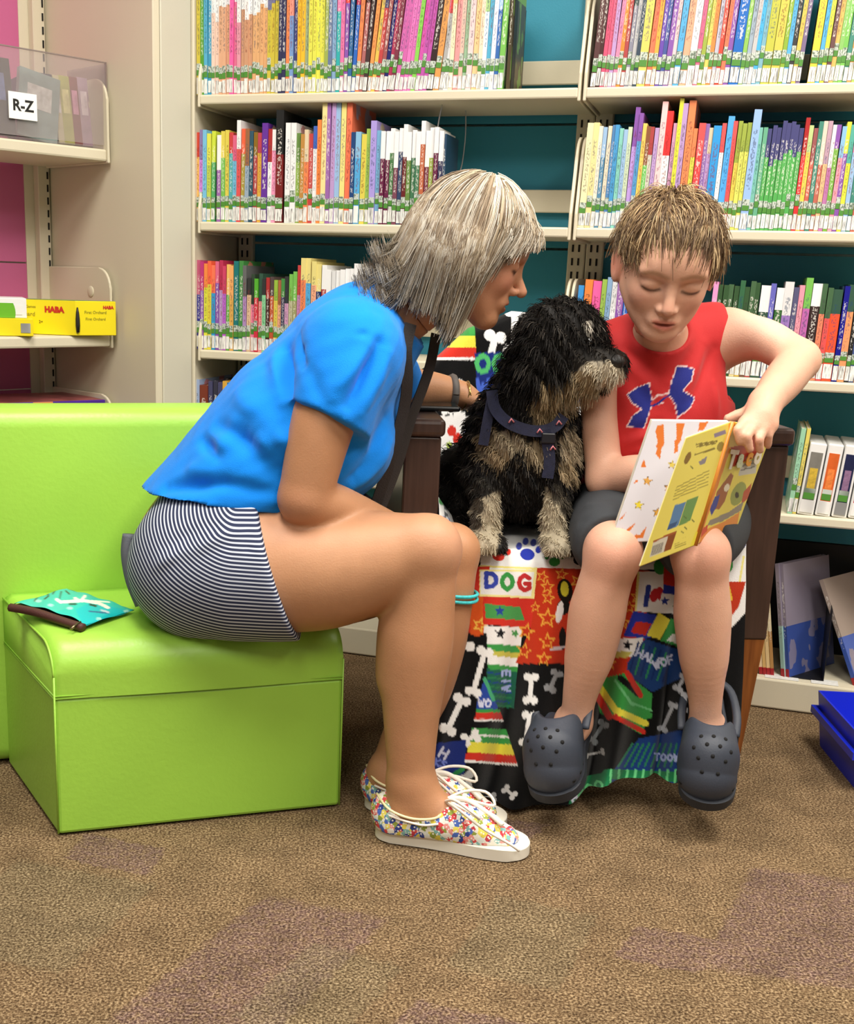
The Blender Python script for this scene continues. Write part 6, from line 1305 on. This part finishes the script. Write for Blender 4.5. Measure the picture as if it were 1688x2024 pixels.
# hair: short, brushed forward and a little tousled
def boy_hair():
    S, o, B = BHS, BH, BB; g = lambda x, y, z: o + B @ (np.array([x, y, z]) * S)
    Fd = Field(tuple(o - .17), tuple(o + .17), .003)
    Fd.ell(g(-.065, 0, .155), np.array([.43, .352, .36]) * S, B, .02); Fd.ell(g(-.22, 0, -.05), np.array([.27, .30, .22]) * S, B, .05)
    Fd.ell(g(.50, 0, -.10), np.array([.36, .8, .40]) * S, B, .02, 'cut')
    for e in (-1, 1): Fd.ell(g(.0, e * .40, -.15), np.array([.17, .14, .22]) * S, B, .03, 'cut')
    V, Q = Fd.mesh(); V = relax(V, Q, 2, .5); m = mat('brown_hair', 'fff', .45, attr='Col', spec=.4)
    cc = np.array(lin('6d563e')) * (1 + .3 * vnoise(V, 70, 2))[:, None]; hair = mesh('hair', V - BOF, Q, m, by, True, cc)
    N = normals(V, Q); L = (V - o) @ B / S; r = np.random.default_rng(5)
    ok = np.where(L[:, 2] > -.22)[0]; pick = r.choice(ok, 6500); pal = [np.array(lin(c)) for c in ('ae9168', '937552', '785e40', 'c9ae84', '664e36')]
    crown = np.array([-.22, .02, .46]); P, rad, col = [], [], []
    cl = r.normal(0, 1, (60, 3))
    for i in pick:
        l = L[i]; n = B.T @ N[i]; d = l - crown; d = d / (np.linalg.norm(d) + 1e-6) + np.array([.35, 0, -.15]) + .62 * np.sin(l @ np.array([[9, 4, 2], [3, 11, 5], [6, 2, 9.]]) + 1.3)
        d -= n * (d @ n); d /= np.linalg.norm(d) + 1e-6
        near = np.exp(-(np.linalg.norm(l - crown) / .2) ** 2); ln = r.uniform(.10, .20) * (1.05 if l[2] > .15 else .5); lift = .26 + .95 * near * r.uniform(.2, 1) + r.uniform(0, .22)
        t = np.linspace(0, 1, 6)[:, None]; path = l + d * ln * t * (1 - .15 * t) + n * ln * lift * (t - .75 * t * t) + np.array([0, 0, -.05]) * t * t
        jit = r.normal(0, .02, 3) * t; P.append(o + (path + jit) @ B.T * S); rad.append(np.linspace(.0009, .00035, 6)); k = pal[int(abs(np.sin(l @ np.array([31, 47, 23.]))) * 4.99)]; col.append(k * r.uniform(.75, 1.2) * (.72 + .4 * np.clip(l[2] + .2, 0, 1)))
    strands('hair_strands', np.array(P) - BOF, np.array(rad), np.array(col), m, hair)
boy_hair()
# ------------------------------------------------------------------ the open picture book
def panel(name, TL, TR, BR, BL_, th, canvas, parent, org, rough=.35, nu=92, nv=108, back='f0ece0'):
    """thin board between four corners; its outer face carries the flat print"""
    U, W_ = np.meshgrid(np.linspace(0, 1, nu), np.linspace(0, 1, nv), indexing='ij'); U, W_ = U.ravel()[:, None], W_.ravel()[:, None]
    F1 = TL * (1 - U) * (1 - W_) + TR * U * (1 - W_) + BR * U * W_ + BL_ * (1 - U) * W_; n = np.cross(TR - TL, BL_ - TL); n /= np.linalg.norm(n)
    if n[1] > 0: n = -n
    px, py = project(F1); c1 = canvas.sample(px, py); F2 = F1 - n * th; f = grid_faces(nu, nv); k = len(F1); ring = np.concatenate([np.arange(nv), np.arange(1, nu) * nv + nv - 1, ((nu - 1) * nv + np.arange(nv - 2, -1, -1)), np.arange(nu - 2, 0, -1) * nv])
    side = np.stack([ring, np.roll(ring, -1), np.roll(ring, -1) + k, ring + k], 1)
    return mesh(name, np.concatenate([F1, F2]) - org, np.concatenate([f, f[:, ::-1] + k, side]), mat('printed_board', 'fff', rough, attr='Col'), parent, False, np.concatenate([c1, np.tile(lin(back), (k, 1))]))
SpT, SpB = at(1447, 833, 1.893), at(1374, 1078, 1.893); YT, YB = at(1357, 865, 1.80), at(1265, 1120, 1.80); FT, FB = at(1529, 846, 2.0), at(1459, 1036, 2.0)
bk_o = (SpB + SpT) / 2; pb = empty('picture_book', tuple(SpB), 0, 'yellow picture book held open on the boy\'s lap', 'book'); bko = np.array(pb.location)
K = Canvas(1190, 800, 1560, 1140, 4, 'efe06a'); z5 = lambda P: [(1150 + a / 3.751, 780 + b_ / 3.75) for a, b_ in P]
# back cover
for P in ([(850, 370), (1000, 345)], [(855, 385), (990, 360)], [(840, 445), (985, 400)]): K.line(z5(P), 3.2, '8a7a30')
for i in range(5): K.line(z5([(700 + i * -6, 690 + i * 22), (945 - i * 3, 560 + i * 27)]), 1.8, 'a89a44')
K.poly(z5([(980, 290), (1065, 262), (1070, 290), (985, 322)]), '9088a0'); K.ell(*z5([(1030, 385)])[0], 7, 10, '9a8a3c', 20); K.ell(*z5([(785, 470)])[0], 5, 13, '8a6a2c', 25); K.poly(z5([(865, 500), (930, 455), (915, 505), (880, 525)]), '8d8690')
K.poly(z5([(690, 820), (775, 790), (715, 970), (630, 1010)]), '5a86b4'); K.poly(z5([(780, 785), (865, 750), (805, 935), (715, 975)]), '6f9a58'); K.poly(z5([(650, 960), (710, 935), (695, 975), (632, 1008)]), '3a5a86')
K.poly(z5([(640, 1050), (705, 1010), (660, 1145), (605, 1170)]), '8a4a22'); K.line(z5([(535, 1090), (690, 1020)]), 4, 'a85a30'); K.poly(z5([(530, 1095), (640, 1050), (605, 1170), (500, 1210)]), 'd8d2c0')
for i in range(9): K.line(z5([(530 + i * 9, 1120 - i * 3), (515 + i * 9, 1190 - i * 3)]), 1.1, '3a3a3a')
for i in range(4): K.line(z5([(690, 1090 + i * 16), (770, 1058 + i * 16)]), 1.2, 'a89a44')
for x, y in ((815, 540), (765, 910), (825, 935), (770, 990), (745, 1020)): K.line(z5([(x - 8, y - 8), (x + 8, y + 6)]), 2, '4a5a2a')
# spine strip and front cover
K.poly(z5([(1080, 390), (1110, 380), (900, 1000), (850, 1020)]), 'd9822e'); K.poly(z5([(845, 1015), (880, 1020), (850, 1125), (800, 1122)]), 'eee04a'); K.poly(z5([(1090, 215), (1145, 185), (1100, 395), (1075, 395)]), 'e0942e')
K.poly(z5([(1110, 380), (1420, 280), (1150, 980), (860, 1120), (900, 1000)]), 'dfd05a'); K.poly(z5([(1105, 390), (1160, 200), (1420, 250), (1370, 350), (1290, 460), (1110, 540)]), 'b83a28')
K.poly(z5([(1100, 260), (1180, 220), (1160, 380), (1090, 390)]), 'e0d070')
K.poly(z5([(1180, 520), (1300, 470), (1290, 580), (1160, 600)]), 'c2c2b8'); K.line(z5([(1185, 530), (1290, 500)]), 2, '5a5a5a'); K.line(z5([(1180, 560), (1280, 535)]), 2, '5a5a5a')
K.poly(z5([(1000, 720), (1105, 580), (1125, 600), (1060, 790), (1020, 850), (975, 850)]), '9a5a34'); K.poly(z5([(950, 850), (985, 760), (1025, 740), (1000, 830), (960, 900)]), '2e3a8e'); K.ell(*z5([(1160, 735)])[0], 13, 25, '8f9a4c', 25); K.ell(*z5([(1150, 745)])[0], 4, 6, '2a2418'); K.ell(*z5([(1075, 690)])[0], 5, 8, 'e0d8c0', 25); K.poly(z5([(1200, 720), (1260, 655), (1240, 760), (1180, 820)]), 'b04a2c')
K.poly(z5([(950, 930), (1090, 870), (1200, 790), (1180, 860), (1040, 940), (930, 975)]), '8a8478'); K.poly(z5([(890, 1010), (1040, 950), (1170, 870), (1150, 975), (865, 1120)]), 'd98a3c'); K.poly(z5([(890, 1000), (935, 960), (930, 1010), (880, 1060)]), 'c2452c')
panel('back_cover', YT, SpT, SpB, YB, .0025, K, pb, bko); panel('front_cover', SpT, FT, FB, SpB, .0025, K, pb, bko)
e1 = (FT - SpT) / np.linalg.norm(FT - SpT); dv = (SpB - SpT) / np.linalg.norm(SpB - SpT); nn = np.cross(e1, dv); nn = -nn if nn[1] > 0 else nn
for i, ch in enumerate('Taco'):
    p = SpT + (FT - SpT) * (.24 + .19 * i) + dv * (.062 - .004 * i) + nn * .002 - bko
    text('title_letter', ch, .042, mat('title_ink_' + ch, ['e9e4d6', 'cdd8b8', 'e8a23a', 'e6ddc8'][i], .5), pb, frame(p, e1, -dv), ext=.0006, bold=.002)
tube('spine', [SpT - bko, SpB - bko], .004, mat('spine_cloth', 'd98a34', .4), pb, 8)
# inner leaves: the white end paper with lightning and stars shows on the left
K = Canvas(1180, 800, 1480, 1140, 4, 'd9d6dc')
OR = 'd9752e'
for P in ([(560, 225), (608, 222), (610, 370), (590, 400), (580, 480), (548, 440), (560, 400), (548, 385), (562, 350), (545, 265)], [(700, 212), (762, 210), (735, 340), (715, 370), (712, 420), (680, 440), (690, 390), (685, 345), (702, 330)], [(875, 205), (940, 200), (900, 265), (860, 270)], [(445, 520), (460, 480), (480, 540), (440, 538)], [(385, 660), (400, 630), (425, 640)], [(270, 935), (330, 870), (300, 920)], [(205, 1100), (225, 1050), (255, 1060), (300, 990), (310, 1015), (405, 945), (360, 1005), (320, 1025), (290, 1050), (265, 1075)], [(330, 1085), (345, 1065), (380, 1070), (400, 1035), (430, 1040), (488, 965), (450, 1065), (420, 1060), (400, 1085)]): K.poly(z5(P), OR)
for x, y, r_, c in ((668, 520, 9, 'ddc75a'), (485, 640, 10, 'dba24a'), (640, 690, 9, 'dba24a'), (422, 818, 10, 'e6d23a'), (560, 875, 10, 'd8a03a')): K.star(*z5([(x, y)])[0], r_ + 1.2, '6a4a20', 10); K.star(*z5([(x, y)])[0], r_ - .6, c, 10)
LT, LB = at(1289, 830, 1.925), at(1206, 1074, 1.925); RT, RB = at(1440, 832, 1.905), at(1372, 1066, 1.905)
off = np.array([0, .004, 0])
panel('end_paper', LT, RT, RB, LB, .0006, K, pb, bko, .7, back='eeeae0')
V8 = np.array([LT + off, RT + off, RB + off, LB + off, LT + off * 3.2, RT + off * 3.2, RB + off * 3.2, LB + off * 3.2]) - bko
mesh('page_block', V8, [(0, 1, 2, 3), (4, 5, 6, 7), (0, 1, 5, 4), (1, 2, 6, 5), (2, 3, 7, 6), (3, 0, 4, 7)], PAGE, pb)
# ------------------------------------------------------------------ the dog, sitting on the armchair with its head turned
DZ = .470
def dog():
    root = empty('dog', (.305, 2.16, 0), 0, 'small black and cream shaggy dog in a navy harness, sitting on the blanket', 'dog'); root.location.z = DZ; og = np.array(root.location)
    Fd = Field((.12, 1.93, .455), (.56, 2.50, .97), .0034)
    nk, hd = at(1032, 830, 2.15), at(1112, 674, 2.115)
    Fd.ell(at(1035, 900, 2.15), (.088, .085, .115), None, .05); Fd.cone(at(1035, 880, 2.20), (.30, 2.36, .56), .095, .095, .05)
    for e in (-1, 1): Fd.ell((.30 + e * .085, 2.31, .545), (.06, .11, .078), None, .04); Fd.cone((.30 + e * .105, 2.25, .50), (.30 + e * .11, 2.17, .488), .026, .02, .03)
    Fd.tubeb([nk + np.array([0, .01, -.02]), at(1060, 760, 2.13), hd], [.083, .066, .064], k=.04)
    Fd.ell(hd, (.070, .07, .070), None, .02); Fd.ell(at(1126, 657, 2.09), (.045, .048, .046), None, .02)
    Fd.tubeb([at(1128, 715, 2.085), at(1168, 722, 2.06), at(1206, 722, 2.035)], [.047, .039, .030], k=.02)
    Fd.cone(at(1130, 758, 2.085), at(1180, 762, 2.055), .026, .015, .015)
    Fd.ell(at(1078, 692, 2.055), (.032, .022, .076), None, .02); Fd.ell(at(1130, 690, 2.17), (.03, .02, .07), None, .02)
    L1 = [at(965, 930, 2.12), at(962, 1010, 2.085), at(955, 1065, 2.075), (.245, 2.062, DZ + .018)]; L2 = [at(1094, 915, 2.11), at(1096, 1000, 2.085), at(1097, 1060, 2.075), (.368, 2.062, DZ + .018)]
    Fd.tubeb(L1, [.036, .026, .022, .021], k=.02); Fd.tubeb(L2, [.036, .026, .022, .021], k=.02)
    for c in (L1[-1], L2[-1]):
        Fd.ell(np.array(c) + [0, -.012, 0], (.028, .032, .019), None, .012)
        for i in (-1, 0, 1): Fd.ell(np.array(c) + [i * .015, -.034, -.004], (.0095, .014, .012), None, .006)
    Fd.cone((.24, 2.40, .49), (.16, 2.36, .485), .022, .016, .02)
    Fd.D = np.maximum(Fd.D, (DZ - .001 - (Fd.lo[2] + np.arange(Fd.n[2]) * Fd.h)).reshape(1, 1, -1).astype(np.float32))
    V, Q = Fd.mesh(); V = relax(V, Q, 3, .5); N = normals(V, Q)
    K = Canvas(860, 560, 1280, 1130, 1, '171310')
    K.poly([(1070, 755), (1190, 765), (1150, 800), (1100, 828), (1058, 852), (1050, 800)], '9c8663'); K.poly([(1085, 780), (1190, 768), (1180, 800), (1110, 812)], 'b3a283')
    K.ell(1188, 738, 46, 27, 'd2c6ae'); K.ell(1150, 752, 34, 20, 'ad9a7a'); K.poly([(1128, 690), (1240, 690), (1232, 716), (1205, 712), (1165, 716), (1130, 730)], '2a2520')
    K.ell(1166, 642, 13, 8, 'd8d0c2', -20); K.ell(1200, 655, 6, 8, 'cfc6b4'); K.ell(1040, 728, 7, 5, '6a645c')
    for x, y, a, b, c in ((970, 880, 30, 34, '85745a'), (1008, 872, 34, 22, 'a5967c'), (1062, 900, 26, 30, 'a39174'), (1124, 885, 20, 42, 'ab9b80'), (985, 905, 22, 18, '9a8464'), (1120, 930, 16, 26, 'a08c6c')): K.ell(x, y, a, b, c)
    K.poly([(952, 985), (990, 965), (984, 1100), (920, 1100), (930, 1010)], 'b5a88e'); K.poly([(1078, 960), (1112, 975), (1128, 1100), (1062, 1100), (1072, 1010)], 'bbae94')
    for x, y in ((945, 1000), (940, 1030), (1118, 1000), (1100, 975)): K.ell(x, y, 12, 18, '4a4338')
    K.ell(955, 960, 30, 18, '2a2620'); K.ell(1040, 950, 40, 40, '14110f')
    px, py = project(V); face_ = (V[:, 1] < 2.24); col = np.where(face_[:, None], K.sample(px, py), np.array(lin('171310')))
    m = mat('dog_fur', 'fff', .6, attr='Col', spec=.25); body = mesh('body', V - og, Q, m, root, True, col * .7)
    r = np.random.default_rng(3); fa = V[Q]; ar = np.linalg.norm(np.cross(fa[:, 2] - fa[:, 0], fa[:, 3] - fa[:, 1]), axis=1); wgt = ar * np.where(fa[:, 0, 1] < 2.22, 3.0, .6); n = 28500
    f = r.choice(len(Q), n, p=wgt / wgt.sum()); b = r.dirichlet((1, 1, 1, 1), n); R0 = (fa[f] * b[:, :, None]).sum(1); Nn = (N[Q[f]] * b[:, :, None]).sum(1); Nn /= np.linalg.norm(Nn, axis=1)[:, None]; C0 = (col[Q[f]] * b[:, :, None]).sum(1)
    px, py = project(R0); isleg = (py > 960); head_ = (py < 780) & (px > 1000); muz = head_ & (px > 1130) & (py > 690); ear = head_ & (px < 1110) & (py > 620)
    Ln = np.where(isleg, .009, np.where(muz, .010, np.where(ear, .026, np.where(head_, .020, .017)))) * r.uniform(.6, 1.25, n)
    flow = np.where(muz[:, None], np.array([-.35, -.1, -.7]), np.where(head_[:, None], np.array([-.15, -.25, -.8]), np.array([.0, -.2, -.7])))
    curl = np.stack([np.sin(R0 @ np.array([210, 90, 160.]) + i) for i in (0, 2, 4)], 1) * .45
    d = Nn * np.where(isleg, .9, .55)[:, None] + flow * .8 + curl + r.normal(0, .22, (n, 3)); d -= np.minimum(0, (d * Nn).sum(1) - .15)[:, None] * Nn; d /= np.linalg.norm(d, axis=1)[:, None]
    t = np.linspace(0, 1, 4)[None, :, None]; P = R0[:, None] - Nn[:, None] * .001 + d[:, None] * Ln[:, None, None] * t + np.array([0, 0, -.35]) * Ln[:, None, None] * t ** 2 + (curl * .35)[:, None] * Ln[:, None, None] * np.sin(t * 3)
    P[..., 2] = np.maximum(P[..., 2], DZ + .001)
    lum = r.uniform(.6, 1.35, (n, 1)); hi = (r.uniform(size=(n, 1)) < .09) * np.array(lin('6a635a')); cs = np.clip(C0 * lum + hi * .5, 0, 1)
    strands('fur', P - og, np.linspace(.00105, .0003, 4)[None] * r.uniform(.7, 1.3, (n, 1)), cs, m, body)
    # nose, eye
    def ball(nm, c, rad, mt, par=root):
        bm = bmesh.new(); bmesh.ops.create_uvsphere(bm, u_segments=16, v_segments=10, radius=1); o = bm_mesh(nm, bm, mt, par, True); o.scale = rad; o.location = np.array(c) - og; return o
    ball('nose', at(1221, 714, 2.012), (.014, .012, .0125), mat('dog_nose', '14110f', .3, bump=.3, bscale=800)); ball('eye', ray_hit(Fd, 1166, 676, 1.95, 2.3), (.0095, .0095, .0095), mat('dog_eye', '0d0a08', .08))
    # harness: straps follow the coat
    def hit(px, py, lift):
        v = ray(px, py); Y = np.linspace(1.95, 2.35, 400); p = np.array([0, 0, CAM_H]) + v[None] * (Y / v[1])[:, None]; D = Fd.at_points(p); i = np.argmax(D < lift) if (D < lift).any() else 200; return p[i]
    nav = mat('harness_web', '191c36', .8, bump=.3, bscale=700, vary=.3, vscale=90); hz = empty('harness'); hz.parent = root
    def strap(nm, pts, w_, lift=.016):
        C_ = spline(np.array([hit(x, y, lift) for x, y in pts]), 40); T_ = np.gradient(C_, axis=0); V_ = np.array([ray(*p_) for p_ in [(1040, 850)] * 40]); S_ = np.cross(T_, V_); S_ /= np.linalg.norm(S_, axis=1)[:, None]; N_ = np.cross(S_, T_); N_ /= np.linalg.norm(N_, axis=1)[:, None]
        R4 = [C_ + S_ * w_ / 2 + N_ * .0012, C_ - S_ * w_ / 2 + N_ * .0012, C_ - S_ * w_ / 2 - N_ * .0012, C_ + S_ * w_ / 2 - N_ * .0012]; V2 = np.stack(R4, 1).reshape(-1, 3)
        F3 = [(4 * i + j, 4 * i + (j + 1) % 4, 4 * i + 4 + (j + 1) % 4, 4 * i + 4 + j) for i in range(39) for j in range(4)]; return mesh(nm, V2 - og, F3, nav, hz)
    st = strap('neck_strap', [(972, 772), (978, 806), (1000, 832), (1035, 848), (1070, 852), (1098, 842), (1114, 822)], .02)
    strap('chest_strap', [(1076, 850), (1084, 885), (1086, 915), (1082, 945)], .02)
    strap('side_strap', [(972, 790), (962, 840), (955, 880)], .018)
    pk = mat('pink_print', 'd8848c', .7)
    for x, y in ((1010, 832), (1066, 852), (1104, 836), (1092, 886)): p = hit(x, y, .0185); tube('pink_motif', [p - og + [-.004, -.002, -.003], p - og + [.0, -.0028, .004], p - og + [.005, -.002, -.002]], .0016, pk, hz, 6)
    bk_ = hit(1084, 866, .019); box('buckle', (-.012, -.003, -.009), (.012, .003, .009), mat('buckle_black', '1c1c22', .3), hz, .002, 2).location = bk_ - og
dog()
